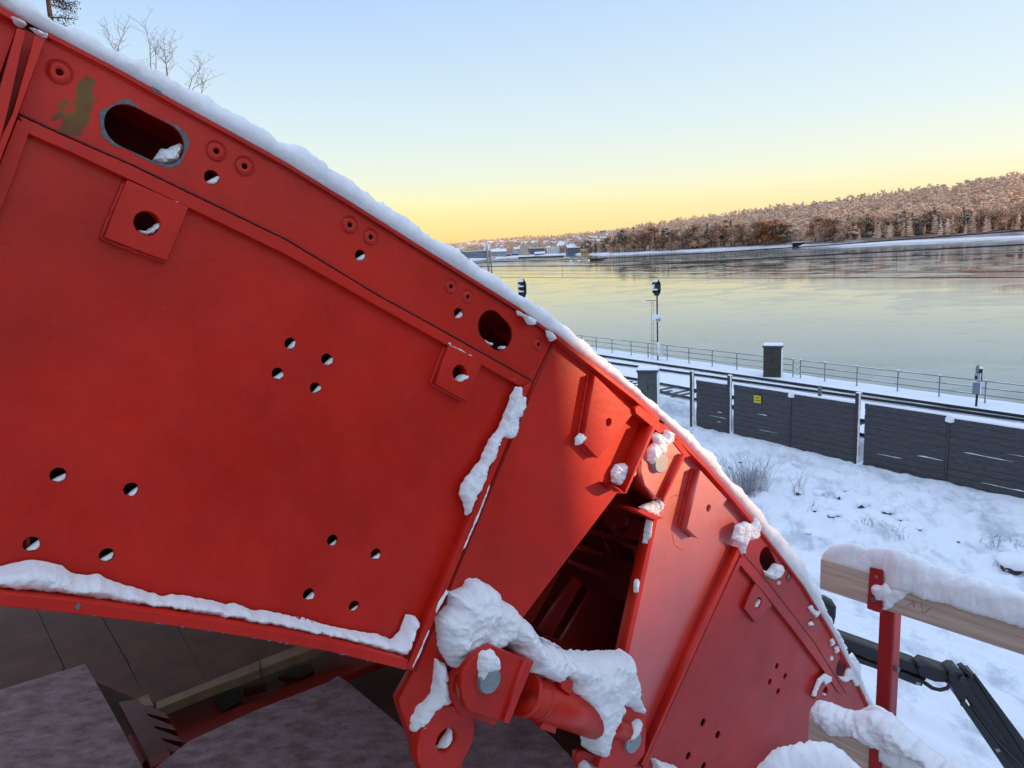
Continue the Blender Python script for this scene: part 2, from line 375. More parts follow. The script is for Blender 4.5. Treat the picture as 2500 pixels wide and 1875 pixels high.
def snow_in(c, r, frac=.45, ang=-.55, w=-.012, t=.022, shift=0.0):
    """a little snow lying in the lower right of a hole"""
    pts = []; nrm = Vector((cos(-pi / 2 + .0) , sin(-pi / 2))); nrm = Vector((sin(.55), -cos(.55)))
    frac += rnd.uniform(-.06, .05); cut = r * (1 - 2 * frac); tl = .55 + rnd.uniform(-.25, .2); nrm = Vector((sin(tl), -cos(tl)))
    P = circ(c, r * .985, 40)
    pts = [Vector(p) for p in P if (Vector(p) - Vector(c)).dot(nrm) > cut]
    if len(pts) < 4: return
    t *= rnd.uniform(.7, 1.3)
    # order by angle around nrm
    base = math.atan2(nrm.y, nrm.x)
    pts.sort(key=lambda p: ((math.atan2(p.y - c[1], p.x - c[0]) - base + pi) % (2 * pi)))
    sid[0] += 1
    blob(snow_holes, pts, w, t, r=r * .7, h=max(.0022, r / 12), seed=sid[0], amp=.35, rough=r * .05)
def segment(name, px, label):
    return thing(name, fp(*px), label, 'formwork', 'curved red steel segments of the arch formwork', rot=F.M.to_3x3())
seg0 = segment('formwork_segment', (-60, 700), 'sliver of red formwork segment cut off by the left edge, beyond the double joint flange')
segM = segment('formwork_segment', (500, 1500), 'largest red formwork segment, with the long slot, two square pads and groups of four holes')
segH = segment('formwork_segment', (1100, 1700), 'red formwork segment left of the dark wedge opening, with a bored ear at its foot')
segL = segment('formwork_segment', (1650, 1400), 'narrow red formwork segment catching the warm glare, hinged right of the dark opening')
segE = segment('formwork_segment', (1950, 1750), 'last red formwork segment at the lower right, its skin running down to the railing post')
# ---- segment 0
S0 = [(-420, -250), (-200, -128), (0, 26), (42, 66), (0, 182), (-60, 350), (-400, 1300)]
plate('web_plate', S0, -.012, 0, RED, seg0)
plate('joint_web', [(60, 40), (118, 84), (40, 300), (-60, 620), (-400, 1300), (-440, 1100), (0, 100)], -.10, -.09, REDD, seg0)
plate('joint_flange', [(42, 68), (61, 76), (20, 268), (-20, 420), (-90, 640), (-110, 620), (-40, 380), (4, 200)], -.05, .075, RED, seg0)
plate('skin_plate', [(-420, -262), (-200, -140), (0, 14), (62, 50), (60, 66), (0, 32), (-200, -112), (-420, -235)], -.02, .03, RED, seg0)
plate('stiffener_bar', [(-60, 250), (10, 268), (2, 290), (-70, 275)], .0, .04, RED, seg0)
# ---- main segment: web with all its openings
H = []
def addh(x, y, w, h, snow=.42, frac=None, **k):
    c, r = hole(x, y, w, h); H.append(circ(c, r)); 
    if snow: snow_in(c, r, snow, **k)
    return c, r
for (x, y, w, h, s) in ((142, 1160, 41, 36, .42), (320, 1195, 36, 33, .40), (77, 1329, 42, 37, .48), (261, 1356, 38, 34, .45),
                        (709, 839, 28, 29, .42), (798, 877, 27, 28, .36), (678, 912, 28, 29, .38), (770, 947, 27, 27, .42),
                        (812, 1319, 25, 27, .25), (918, 1353, 24, 27, .28), (754, 1451, 27, 28, .28), (865, 1480, 25, 27, .30),
                        (517, 433, 33, 36, .42), (880, 624, 27, 29, .45), (1120, 765, 24, 27, .40)):
    addh(x, y, w, h, s)
def slot(p1, p2, hpx, n=12):
    a, r = hole(p1[0], p1[1], 0, hpx); b, r2 = hole(p2[0], p2[1], 0, hpx * .97)
    a = Vector(a); b = Vector(b); d = (b - a).normalized(); an = math.atan2(d.y, d.x)
    return [a + Vector((cos(an + pi / 2 + pi * k / n), sin(an + pi / 2 + pi * k / n))) * r for k in range(n + 1)] + [b + Vector((cos(an - pi / 2 + pi * k / n), sin(an - pi / 2 + pi * k / n))) * r for k in range(n + 1)]
sl1 = slot((313, 309), (396, 349), 108); sl2 = slot((1199, 796), (1221, 818), 78)
H += [sl1, sl2]
rings = []
for (x, y, w, h) in ((145, 176, 62, 62), (528, 369, 50, 52), (597, 406, 48, 50), (854, 549, 39, 45), (905, 579, 36, 42), (1101, 699.5, 31, 38), (1142, 725, 29, 36), (1315, 841, 25, 33)):
    c, r = hole(x, y, w, h); rings.append((c, r)); H.append(circ(c, r * 1.0, 36))
pads = []
for (x, y, w, h) in ((359, 545, 60, 60), (1123, 911, 38, 41)):
    c, r = hole(x, y, w, h, .036); pads.append((c, r)); H.append(circ(c, r * 1.02))
WEBM = OUTM + [(1347, 834), (1298, 937), (1108, 1400), (1000, 1630), (962, 1612), (800, 1572), (542, 1527), (362, 1502), (181, 1475), (0, 1458), (-350, 1440), (-130, 760), (0, 392), (43, 281), (110, 94)]
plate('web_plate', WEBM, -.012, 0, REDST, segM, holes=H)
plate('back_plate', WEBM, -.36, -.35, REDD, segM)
# ribs inside the box girder so that holes look into something
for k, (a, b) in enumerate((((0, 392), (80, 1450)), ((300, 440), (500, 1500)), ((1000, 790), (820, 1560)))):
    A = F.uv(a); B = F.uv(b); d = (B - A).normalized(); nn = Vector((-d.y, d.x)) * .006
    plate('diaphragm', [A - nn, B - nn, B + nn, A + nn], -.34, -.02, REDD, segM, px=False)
uo = F.uvl([(x, y) for x, y in OUTM], .03)
def skin(parent, pts, w1, th, mat=RED, depth=7.0, name='skin_plate'):
    u = F.uvl(pts, w1); i_ = inward(u, th)
    plate(name, u + i_[::-1], -depth, w1, mat, parent, px=False, bev=.0015)
    return u
skin(segM, [(118, 79), (280, 163), (450, 259), (580, 330), (700, 397), (860, 495), (1000, 584), (1115, 656), (1266, 750), (1348, 812)], .016, .012)
mbw = MB(); bead(mbw, F.uvl([(120, 94), (280, 177), (450, 274), (700, 412), (860, 510), (1000, 600), (1115, 671), (1266, 765), (1345, 824)], 0), .001, .0026); mbw.build('weld_or_shade_line', DARKWELD_SHADE, segM, F.M, True)
mbw = MB(); bead(mbw, F.uvl([(120, 98), (280, 181), (450, 278), (700, 416), (860, 514), (1000, 604), (1115, 675), (1266, 769), (1345, 828)], 0), .001, .0035); mbw.build('weld_or_shade_line', RED, segM, F.M, True)
# thin weld line + flat frame bars around the recessed web
BT = [(43, 283), (250, 385), (446, 489), (700, 626), (860, 725), (1005, 755), (1150, 840), (1300, 934)]
BT = c1((120, 775), (400, 905), (900, 1125)) + c2((0, 520), (600, 885), (1000, 1105), (1660, 1475))
BB = c2((1570, 1500), (900, 1120), (500, 895), (0, 612)) + c1((1300, 1412), (860, 1205), (500, 1035), (200, 905))
plate('frame_bar', BT + BB, -.002, .026, RED, segM)
plate('frame_bar', [(43, 290), (76, 309), (40, 415), (0, 519), (-80, 760), (-300, 1440), (-350, 1440), (-130, 770), (0, 398)], -.002, .0272, RED, segM)
mbw = MB(); bead(mbw, F.uvl([(p[0] + 1, p[1] - 3) for p in BT], 0), .001, .0035); mbw.build('weld_or_shade_line', DARKWELD_SHADE, segM, F.M, True)
mbw = MB(); bead(mbw, F.uvl([(p[0] - 1, p[1] + 1) for p in BB], 0), .001, .0042); mbw.build('weld_or_shade_line', DARKWELD_SHADE, segM, F.M, True)  # dark bead stands in for the shadow line below the bars
# left joint flange of the main segment
plate('joint_flange', [(85, 88), (110, 96), (43, 281), (0, 394), (-80, 620), (-110, 600), (0, 340), (31, 276)], -.05, .07, RED, segM)
plate('joint_plate', [(58, 70), (90, 88), (31, 276), (0, 345), (-110, 600), (-120, 640), (-20, 420), (20, 268)], -.06, -.01, RED, segM)
# right joint flange
plate('joint_flange', c4((1880, 400), (1935, 372), (1890, 470), (1405, 1659)) + c6((1130, 1000), (1080, 990)) + c4((1362, 1659), (1560, 1180), (1720, 800)), -.01, .045, RED, segM)
# square pads
PADS = [((311, 439), (461, 506), (408, 637), (253, 579)), ((1098, 843), (1179, 883), (1139, 979), (1063, 937))]
for P_, (c, r) in zip(PADS, pads):
    pw = .036
    o = plate('pad_plate', P_, 0, pw, RED, segM, holes=[circ(c, r)], bev=.002)
    u = F.uvl(P_, pw); mbw = MB(); bead(mbw, [u[0], u[3], u[2], u[1]], .003, .008); mbw.build('weld_or_shade_line', RED, segM, F.M, True)
# engraved bolt rings with plug
for c, r in rings:
    mbw = MB(); n = 40; A = [(c[0] + cos(2 * pi * k / n), c[1] + sin(2 * pi * k / n)) for k in range(n)]
    vs = []; fs = []
    prof = ((1.03, .0003), (1.0, .0012), (.985, -.003), (.85, -.003), (.83, .0012), (.5, .0015), (.31, .0016), (.27, -.001))
    for rr_, w in prof:
        for k in range(n): vs.append((c[0] + r * rr_ * cos(2 * pi * k / n), c[1] + r * rr_ * sin(2 * pi * k / n), w))
    m = len(prof)
    for j in range(m - 1):
        for k in range(n): fs.append((j * n + k, j * n + (k + 1) % n, (j + 1) * n + (k + 1) % n, (j + 1) * n + k))
    mi = [0] * len(fs)
    for j in (1, 2, 3):
        for k in range(n): mi[j * n + k] = 1
    mbw.v = [Vector(v) for v in vs]; mbw.f = fs; mbw.mi = mi
    ring = mbw.build('bolt_plug', [RED, GROOVE], segM, F.M, True)
    s = MB(); blob(s, circ(c, r * .29, 16), -.006, .006, r=r * .2, h=.003, seed=rnd.random() * 50); s.build('plug_socket', GALV, ring, F.M, True)
# chipped primer around the long slot and along edges
def chips(name, centre_path, dmin, dmax, parent, seed, w=.0012, skip=.0):
    n = len(centre_path); outp = []
    for k, p in enumerate(centre_path):
        a = Vector(centre_path[k - 1]); b = Vector(centre_path[(k + 1) % n]); t = (b - a).normalized(); nn = Vector((t.y, -t.x))
        q = noise.noise(Vector((p[0] * 22, p[1] * 22, seed))) * .5 + .5; q = dmin + (dmax - dmin) * (max(0, round((q * 1.5 - .35) * 4) / 4)) ** 1.2
        outp.append(Vector(p) + nn * q)
    return outp
dense = []
for i in range(len(sl1)):
    a = Vector(sl1[i]); b = Vector(sl1[(i + 1) % len(sl1)]); k = max(1, int((b - a).length / .004))
    dense += [a.lerp(b, j / k) for j in range(k)]
op = chips('x', dense, .0012, .020, segM, 9.2)
link('bare_patch', plate_mesh(op, [sl1], .0002, .0016, .0003), CHIP, segM, F.M)
mbc = MB()
for (x, y, s) in c1((1050, 620, )) and [(380, 224, 1.6)]:
    pass
def flake(mb, x, y, wpx, hpx, ang, w, seed):
    c = F.uv((x, y), w); a = (F.uv((x + wpx / 2, y), w) - c).length; b = (F.uv((x, y + hpx / 2), w) - c).length
    P = []
    for k in range(14):
        t = 2 * pi * k / 14; r_ = 1 + .45 * noise.noise(Vector((cos(t) * 2, sin(t) * 2, seed)))
        q = Vector((cos(t) * a * r_, sin(t) * b * r_)); q.rotate(Matrix.Rotation(ang, 2)); P.append((c.x + q.x, c.y + q.y, w))
    m_ = MB(); m_.prism(P, (0, 0, .0012)); m_.build('bare_patch', CHIP, segM, F.M)
flake(mbc, 381, 222, 26, 9, -.5, .0165, 1); flake(mbc, 190, 1479, 11, 16, -.4, .0, 2)
for (x, y) in ((395, 1523), (430, 1529), (468, 1536), (566, 1547), (600, 1553), (632, 1558), (655, 1564), (912, 1615), (925, 1618)):
    pass
pass
# inner curved flange along the bottom
LT = [(-350, 1434), (0, 1448), (181, 1465), (362, 1492), (542, 1517), (800, 1562.5), (962, 1602), (997, 1611)]
LBm = [(991, 1636), (800, 1590), (600, 1555), (398, 1524.5), (181, 1499), (0, 1480), (-350, 1466)]
wF = .105
plate('inner_flange', LT + LBm, -.40, wF, RED, segM, bev=.002)
mbc = MB(); LBr = LBm[::-1]
for k in range(15):
    x = rnd.choice((rnd.uniform(380, 700), rnd.uniform(60, 960)));  j = max(i for i in range(len(LBr) - 1) if LBr[i][0] <= x)
    t = (x - LBr[j][0]) / (LBr[j + 1][0] - LBr[j][0]); y = LBr[j][1] + t * (LBr[j + 1][1] - LBr[j][1]) - 1.5
    flake(mbc, x, y, rnd.uniform(4, 16), rnd.uniform(2.5, 4), -.15, wF, k)
flake(mbc, 190, 1480, 11, 17, -.3, wF, 77)
for k in range(16):      # knocked-off paint along the straight joint and on the slot bar
    u0 = rnd.random(); x, y = ((1345 - 240 * u0, 842 + 560 * u0) if k % 2 else (60 + 1200 * u0, 302 + 640 * u0 * 0.98))
    flake(mbc, x - (14 if k % 2 else 0), y + (0 if k % 2 else 2 - 20 * math.sin(u0 * 3)), rnd.uniform(2, 6), rnd.uniform(2, 5), rnd.uniform(-1, 1), .0005 if k % 2 else .0262, 100 + k)
pass
# ---- hinged upper segment H
WEBH = [(1352, 832)] + OUTH + [(1598, 1041), (1560, 1130), (1527, 1206), (1507, 1204), (1283, 1500), (1240, 1570), (1180, 1690), (1164, 1745), (1146, 1817), (1120, 1890), (1060, 1920), (1030, 1890), (1016, 1836), (980, 1737), (973, 1709), (1011, 1640), (1112, 1400), (1302, 938)]
c, r = hole(1476, 1029, 17, 20, .02)
plate('web_plate', WEBH, -.045, 0, RED, segH, holes=[circ(c, r * 1.02)], bev=.002)
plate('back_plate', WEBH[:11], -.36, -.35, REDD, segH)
padH = [(1453, 917), (1424, 1081), (1460, 1119), (1547, 1008)]
plate('pad_plate', padH, 0, .045, RED, segH, holes=[circ(c, r)])
u = F.uvl(padH, .045); mbw = MB(); bead(mbw, [u[0], u[1], u[2]], .004, .007); mbw.build('weld_or_shade_line', RED, segH, F.M, True); snow_in(c, r, .45, w=.005)
skin(segH, [(1354, 812), (1453, 890), (1550, 966), (1612, 1022)], .040, .018)
plate('skin_strap', c7((970, 262), (1000, 250), (1165, 385), (1162, 425), (1140, 440), (975, 300)), .03, .062, RED, segH)
plate('joint_flange', c7((1094, 390), (1108, 400), (912, 842), (899, 836)), -.02, .085, RED, segH, bev=.0006)
plate('joint_strip', c7((1040, 395), (1085, 385), (935, 710), (890, 690)), 0, .014, RED, segH)
plate('shelf_plate', c7((820, 785), (868, 832), (905, 845), (872, 815)), 0, .085, RED, segH)
mbw = MB(); bead(mbw, F.uvl([(1350, 840), (1303, 946), (1114, 1400), (1014, 1640)], 0), .001, .0025); mbw.build('weld_or_shade_line', DARKWELD_SHADE, segH, F.M, True)
# ear with a bore at the foot
ce, re_ = hole(1090, 1808, 122, 160, .06); ch_, rh = hole(1090, 1808, 43, 57, .06)
plate('ear_ring', circ(ce, re_, 56), 0, .06, RED, segH, holes=[circ(ce, rh, 32)], px=False, bev=.003)
snow_in(ce, rh, .38, w=.02, t=.03)
# ---- opening: inner structure seen in the dark
segI = thing('inner_frame', fp(1400, 1700, -.5), 'dark red inner framework glimpsed through the wedge-shaped opening', 'frame', rot=F.M.to_3x3())
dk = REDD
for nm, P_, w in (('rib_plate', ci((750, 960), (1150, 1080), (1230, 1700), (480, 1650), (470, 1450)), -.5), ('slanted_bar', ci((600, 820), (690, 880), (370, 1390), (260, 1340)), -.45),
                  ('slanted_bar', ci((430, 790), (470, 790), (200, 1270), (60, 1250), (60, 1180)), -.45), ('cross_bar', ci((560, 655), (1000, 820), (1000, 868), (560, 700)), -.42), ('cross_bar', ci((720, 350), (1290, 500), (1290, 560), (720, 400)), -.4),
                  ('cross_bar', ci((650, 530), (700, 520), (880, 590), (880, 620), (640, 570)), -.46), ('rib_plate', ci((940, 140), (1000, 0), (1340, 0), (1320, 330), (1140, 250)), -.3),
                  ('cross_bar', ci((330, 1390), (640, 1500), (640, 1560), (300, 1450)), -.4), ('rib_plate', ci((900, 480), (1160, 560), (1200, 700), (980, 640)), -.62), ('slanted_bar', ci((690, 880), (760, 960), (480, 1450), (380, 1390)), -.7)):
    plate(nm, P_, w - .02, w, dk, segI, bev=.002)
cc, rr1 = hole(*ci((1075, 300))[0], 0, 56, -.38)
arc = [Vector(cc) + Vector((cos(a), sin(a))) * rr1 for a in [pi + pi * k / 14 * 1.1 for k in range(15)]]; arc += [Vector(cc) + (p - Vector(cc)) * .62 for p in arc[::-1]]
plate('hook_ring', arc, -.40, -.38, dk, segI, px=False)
# added closing wall deep inside, so the tunnel shell stays dark
plate('added_end_wall', [(900, 700), (1500, 1040), (1900, 1500), (2100, 2100), (1050, 2000), (1000, 1300)], -1.62, -1.6, REDD, segI)
# ---- lower hinged segment L
WEBL = [(1645, 1072)] + OUTL[1:] + [(1811, 1340), (1568, 1868), (1540, 1930), (1440, 1930), (1478, 1800), (1528, 1597), (1600, 1262), (1622, 1221), (1600, 1195)]
c, r = hole(1720, 1238, 13, 17, .03)
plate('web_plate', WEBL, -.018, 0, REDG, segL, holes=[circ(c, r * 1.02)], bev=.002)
plate('back_plate', WEBL[:8] + WEBL[10:], -.36, -.35, REDD, segL)
padL = [(1710, 1148), (1677, 1290), (1704, 1315), (1775, 1219)]
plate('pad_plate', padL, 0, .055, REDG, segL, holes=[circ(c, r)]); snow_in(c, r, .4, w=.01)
u = F.uvl(padL, .055); mbw = MB(); bead(mbw, [u[0], u[1], u[2]], .004, .008); mbw.build('weld_or_shade_line', RED, segL, F.M, True)
skin(segL, [(1622, 1034), (1665, 1073), (1730, 1140), (1790, 1210), (1846, 1276)], .045, .020)
plate('left_flange', [(1598, 1262), (1606, 1266), (1535, 1600), (1480, 1860), (1468, 1860), (1524, 1597)], -.05, .01, RED, segL)
plate('joint_flange', c8((1390, 172), (1405, 200), (752, 1640), (732, 1645)), -.01, .046, RED, segL)
# hinge eye with pin
ear = c7((1230, 500), (1300, 590), (1155, 885), (1120, 880), (1035, 790), (1010, 700), (1012, 610), (1060, 530), (1130, 470), (1190, 470))
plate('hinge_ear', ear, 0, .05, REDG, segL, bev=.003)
plate('hinge_ear', [(x - 10, y + 4) for x, y in ear], -.10, -.03, RED, segL, bev=.003)
plate('stiffener_rib', c7((1296, 580), (1312, 590), (1170, 888), (1157, 882)), 0, .080, RED, segL)
plate('stiffener_rib', c7((1228, 498), (1255, 475), (1345, 590), (1310, 600)), 0, .055, RED, segL)
plate('shelf_plate', c7((1005, 950), (1165, 1010), (1110, 1025), (985, 965)), -.10, .045, RED, segL)
c, r = hole(1616, 1131, 34, 48, .075)
pin = link('hinge_pin', plate_mesh(circ(c, r, 40), [], -.10, .075, .003), PIN, segL, F.M)
for a in (((1640, 1300), (1646, 1330), (1668, 1345)), ((1636, 1215), (1650, 1208), (1652, 1213), (1668, 1200)), ((1645, 1260), (1664, 1240), (1690, 1246))):
    mbw = MB(); u = F.uvl(a, 0)
    bead(mbw, u, .0002, .0013, .006); mbw.build('weld_mark', RED, segL, F.M, True)
# ---- end segment E
HE = []
def he(x, y, w, h, s=.4, n=26):
    c, r = hole(x, y, w, h); HE.append(circ(c, r, n)); 
    if s: snow_in(c, r, s)
    return c, r
for q in ((1897, 1626.5), (1917, 1651), (1880, 1664.5), (1900, 1688)): he(q[0], q[1], 9, 14, 0)
for q in ((1717, 1764), (1753, 1794), (1681, 1846), (1718, 1871)): he(q[0], q[1], 11, 18, 0)
he(1901, 1420, 9, 14, .4); he(1979, 1521, 14, 18, .5); he(2031, 1605, 9, 16, .5)
sE1 = slot((1868, 1358), (1881, 1384), 46, 7); HE.append(sE1)
cE, rE = hole(2054, 1627, 28, 46); HE.append(circ(cE, rE))
ringsE = [hole(1925, 1408, 12, 22), hole(1913, 1388, 12, 20), hole(1981, 1478, 11, 20)]
padE = [c8((1510, 405), (1430, 580), (1510, 680), (1620, 560)), c8((1972, 1022), (1905, 1190), (2085, 1262), (2106, 1225))]
p1 = hole(1851, 1472, 18, 27, .02); p2 = hole(2014, 1689, 14, 24, .02)
HE += [circ(p1[0], p1[1] * 1.02), circ(p2[0], p2[1] * 1.02)]
WEBE = OUTE + [(1600, 2010), (1500, 2005), (1571, 1868), (1700, 1590), (1813, 1342)]
plate('web_plate', WEBE, -.012, 0, REDP, segE, holes=HE)
plate('back_plate', WEBE, -.36, -.35, REDD, segE)
for P_, q in zip(padE, (p1, p2)): plate('pad_plate', P_, 0, .022, REDP, segE, holes=[circ(*q)])
snow_in(p1[0], p1[1], .45, w=.0)
skin(segE, [(1846, 1278), (1903, 1350), (1963, 1429), (2033, 1544), (2089, 1652), (2132, 1744), (2194, 1888), (2240, 2010)], .016, .012)
BT2 = c8((1418, 228), (1600, 440), (1800, 700), (1900, 830), (1980, 960), (2110, 1170))
BB2 = c8((2065, 1150), (1975, 1010), (1900, 910), (1750, 710), (1560, 470), (1405, 290))
plate('frame_bar', BT2 + BB2, -.002, .026, REDP, segE)
plate('frame_bar', c8((1404, 235), (1425, 250), (1400, 300), (1300, 520), (780, 1640), (745, 1659)), -.002, .0272, REDP, segE)
mbw = MB(); bead(mbw, F.uvl([(x + 3, y - 4) for x, y in BT2], 0), .001, .0022); mbw.build('weld_or_shade_line', DARKWELD_SHADE, segE, F.M, True)
for c, r in ringsE:
    mbw = MB(); n = 28
    for rr_, w0_, w1_ in ((1, .0015, .62), (.42, .002, .2)): pass
    me = plate_mesh(circ(c, r, 28), [circ(c, r * .8, 28)], .0, .0022, .0006); link('bolt_plug', me, GROOVE, segE, F.M)
    me = plate_mesh(circ(c, r * .35, 18), [], .0, .002, .0006); link('plug_socket', me, GALV, segE, F.M)
# ------------------------------------------------------------------ turnbuckle strut between the lugs
strut = thing('turnbuckle_strut', fp(1200, 1663, .1), 'thick red tubular strut pinned between the two lugs below the opening, mostly under snow', 'strut', rot=F.M.to_3x3())
wl = .17
lugL = c6((1665, 833), (1905, 935), (1740, 1352), (1500, 1272), (1462, 1190), (1448, 1100), (1465, 1010), (1520, 930), (1590, 870))
plate('lug_plate', lugL, wl - .035, wl, RED, strut, bev=.003)
plate('lug_plate', [(x - 21, y + 10) for x, y in lugL], 0.03, .07, RED, strut, bev=.003)
plate('end_plate', c6((1892, 935), (1948, 940), (1780, 1362), (1738, 1350)), .02, wl + .015, RED, strut, bev=.003)
c, r = hole(1198, 1663, 49, 63, wl + .02)
link('lug_pin', plate_mesh(circ(c, r, 44), [], 0, wl + .02, .004), PIN, strut, F.M)
A = F.uv((1276, 1692), .10); B = F.uv((1532, 1786), .10)
A3, B3 = at3(A, .10), at3(B, .10)
def lp(t): return A3.lerp(B3, t)
mbt = MB(); mbt.tube([lp(0), lp(.70)], .080, 32); mbt.build('tube', RED, strut, F.M, True)
for t0, t1, rr_ in ((.0, .03, .090), (.12, .14, .085)):
    mbt = MB(); mbt.tube([lp(t0), lp(t0 + .003), lp(t1 - .003), lp(t1)], [rr_ - .004, rr_, rr_, rr_ - .004], 32); mbt.build('collar', RED, strut, F.M, True)
mbt = MB(); mbt.tube([lp(.70), lp(1.0)], .05, 24); mbt.build('threaded_rod', RED, strut, F.M, True)
plate('grip_lug', c6((2050, 1300), (2110, 1330), (2090, 1430), (1985, 1390)) , .09, .13, RED, strut)
plate('grip_lug', c8((205, 1050), (275, 1075), (262, 1170), (195, 1120)), .12, .16, RED, strut)
wr = .12
lugR = c8((605, 1228), (757, 1305), (770, 1400), (760, 1560), (700, 1640), (640, 1700), (440, 1659), (465, 1595))
plate('lug_plate', lugR, wr - .035, wr, RED, strut, bev=.003)
plate('lug_plate', [(x - 12, y + 6) for x, y in lugR], 0.0, .04, RED, strut, bev=.003)
c, r = hole(1548, 1813, 36, 52, wr + .015)
link('lug_pin', plate_mesh(circ(c, r, 40), [], 0, wr + .015, .004), PIN, strut, F.M)
plate('base_plate', c8((330, 1540), (460, 1580), (740, 1659), (740, 1760), (300, 1740), (300, 1560)), .0, .03, RED, strut)
# ------------------------------------------------------------------ snow on the formwork
SN = 'snow'
def snowobj(mb, label, M=None, name='snow'):
    return tag(mb.build(name, SNOW, None, M, True), label, 'snow', None, 'stuff')
snowobj(snow_holes, 'small pinches of snow caught in the round holes of the red plates', F.M)
TOPO = [(-420, -330), (-200, -190), (0, -45), (72, 0), (108, 27), (152, 52), (202, 74), (249, 114), (297, 132), (362, 164), (434, 202), (506, 233), (532, 255), (593, 291), (651, 320), (723, 356), (800, 404), (819, 425), (863, 448), (931, 490), (978, 525), (1025, 557), (1054, 579), (1094, 597), (1127, 622), (1156, 644), (1199, 669), (1221, 684), (1250, 713), (1293, 734), (1336, 763), (1380, 796), (1423, 836), (1463, 868), (1500, 904), (1540, 940), (1576, 970), (1634, 1021), (1663, 1046), (1724, 1100), (1764, 1158), (1815, 1205), (1862, 1263), (1916, 1317), (1952, 1364), (1977, 1418), (1992, 1440), (2000, 1478), (2038, 1546), (2092, 1652), (2134, 1742)]
EDGE = [(-420, -262), (-200, -140), (0, 14), (62, 50), (118, 79), (280, 163), (450, 259), (580, 330), (700, 397), (860, 495), (1000, 584), (1115, 656), (1266, 750), (1348, 812), (1453, 890), (1550, 966), (1612, 1022), (1665, 1073), (1730, 1140), (1790, 1210), (1846, 1276), (1903, 1350), (1963, 1429), (2033, 1544), (2089, 1652), (2132, 1744)]
tu = F.uvl(TOPO, -.03); eu = F.uvl(EDGE, .016)
def dense_line(P, step):
    o = []
    for a, b in zip(P[:-1], P[1:]):
        n = max(1, int((b - a).length / step)); o += [a.lerp(b, i / n) for i in range(n)]
    return o + [P[-1]]
T = dense_line(tu, .008); E_ = dense_line(eu, .003)
Ea = np.array([(p.x, p.y) for p in E_])
vs = []; rows = 0; prof = [(0.0, .010), (.15, .030), (.35, .036), (.6, .028), (.82, .008), (.97, -.03), (1.0, -.09), (1.0, -.2), (1.0, -.4), (.98, -.8), (.95, -1.5)]
j0 = 0
for i, p in enumerate(T):
    a = T[max(0, i - 3)]; b = T[min(len(T) - 1, i + 3)]; t = (b - a).normalized(); nn = Vector((-t.y, t.x))
    # nearest point of skin along -nn
    rel = Ea - np.array((p.x, p.y)); al = rel @ np.array((t.x, t.y)); k = int(np.abs(al).argmin()); e = E_[k]
    hgt = max(.004, (p - e).dot(nn))
    for q, w in prof:
        pos = Vector((e.x, e.y)) + (p - e) * q
        z = .9 * noise.noise(Vector((pos.x * 9, pos.y * 9, w * 9))) + .45 * noise.noise(Vector((pos.x * 30, pos.y * 30, w * 30))) + .35 * noise.noise(Vector((pos.x * 70, pos.y * 70, w * 70))) + .25 * noise.noise(Vector((pos.x * 150, pos.y * 150, w * 150)))
        am = min(.014, hgt * .26) * (1 if q > .1 else .5)
        vs.append((pos.x + nn.x * z * am * q, pos.y + nn.y * z * am * q, w * min(1, hgt / .05 + .2) + z * am * .8))
m = len(prof); mb = MB(); mb.add(vs, [(i * m + k, (i + 1) * m + k, (i + 1) * m + k + 1, i * m + k + 1) for i in range(len(T) - 1) for k in range(m - 1)])
snowobj(mb, 'long band of snow lying along the top of the red skin plate, against the sky', F.M)
# snow on the inner flange
SF = c5((0, 470), (500, 518), (1000, 592), (1500, 662), (2212, 788)) + [(962, 1602), (998, 1609)] + c6((1110, 900), (1200, 690), (1198, 668), (1140, 660), (1100, 770), (1040, 835), (940, 795), (850, 785), (700, 758), (560, 725), (450, 688), (300, 663), (220, 655), (150, 632)) + c5((2212, 730), (2100, 685), (2000, 672), (1850, 640), (1760, 640), (1630, 590), (1560, 596), (1400, 555), (1200, 530), (1130, 545), (1000, 503), (850, 460), (760, 430), (700, 395), (580, 400), (500, 385), (440, 335), (390, 322), (270, 300), (180, 300), (0, 345))
SF = [(-120, 1442)] + SF + [(-120, 1412)]
mb = MB(); blob(mb, F.uvl(SF, wF - .03), .012, .075, r=.035, seed=3, amp=.16, rough=.003, h=.007)
snowobj(mb, 'strip of snow resting on the inner curved flange under the largest segment', F.M)
# snow in the joint angle
SJ = c4((1845, 400), (1880, 400), (1865, 465), (1900, 465), (1895, 530), (1850, 610), (1842, 680), (1812, 745), (1735, 745), (1690, 850), (1640, 960), (1600, 1060), (1560, 1150), (1500, 1280), (1488, 1200), (1458, 1130), (1480, 1050), (1540, 975), (1600, 900), (1660, 760), (1720, 690), (1790, 520), (1815, 450))
mb = MB(); blob(mb, F.uvl(SJ, .05), .03, .04, r=.022, seed=9, amp=.2, h=.0035, rough=.005)
SJ2 = c4((1650, 1050), (1660, 1052), (1560, 1330), (1475, 1510), (1462, 1505), (1540, 1330), (1600, 1180))
blob(mb, F.uvl(SJ2, .05), .036, .014, r=.006, seed=12, h=.0035, rough=.0025)
SJ3 = c6((1360, 455), (1372, 475), (1320, 560), (1290, 625), (1283, 600), (1310, 530)); blob(mb, F.uvl(SJ3, .05), .04, .012, r=.006, seed=13, h=.0035, rough=.002)
SJ4 = c6((1240, 722), (1246, 735), (1190, 880), (1130, 1000), (1128, 975), (1180, 860)); blob(mb, F.uvl(SJ4, .05), .04, .008, r=.005, seed=14, h=.0035, rough=.002)
snowobj(mb, 'thin icy line of snow in the angle of the straight joint flange', F.M)
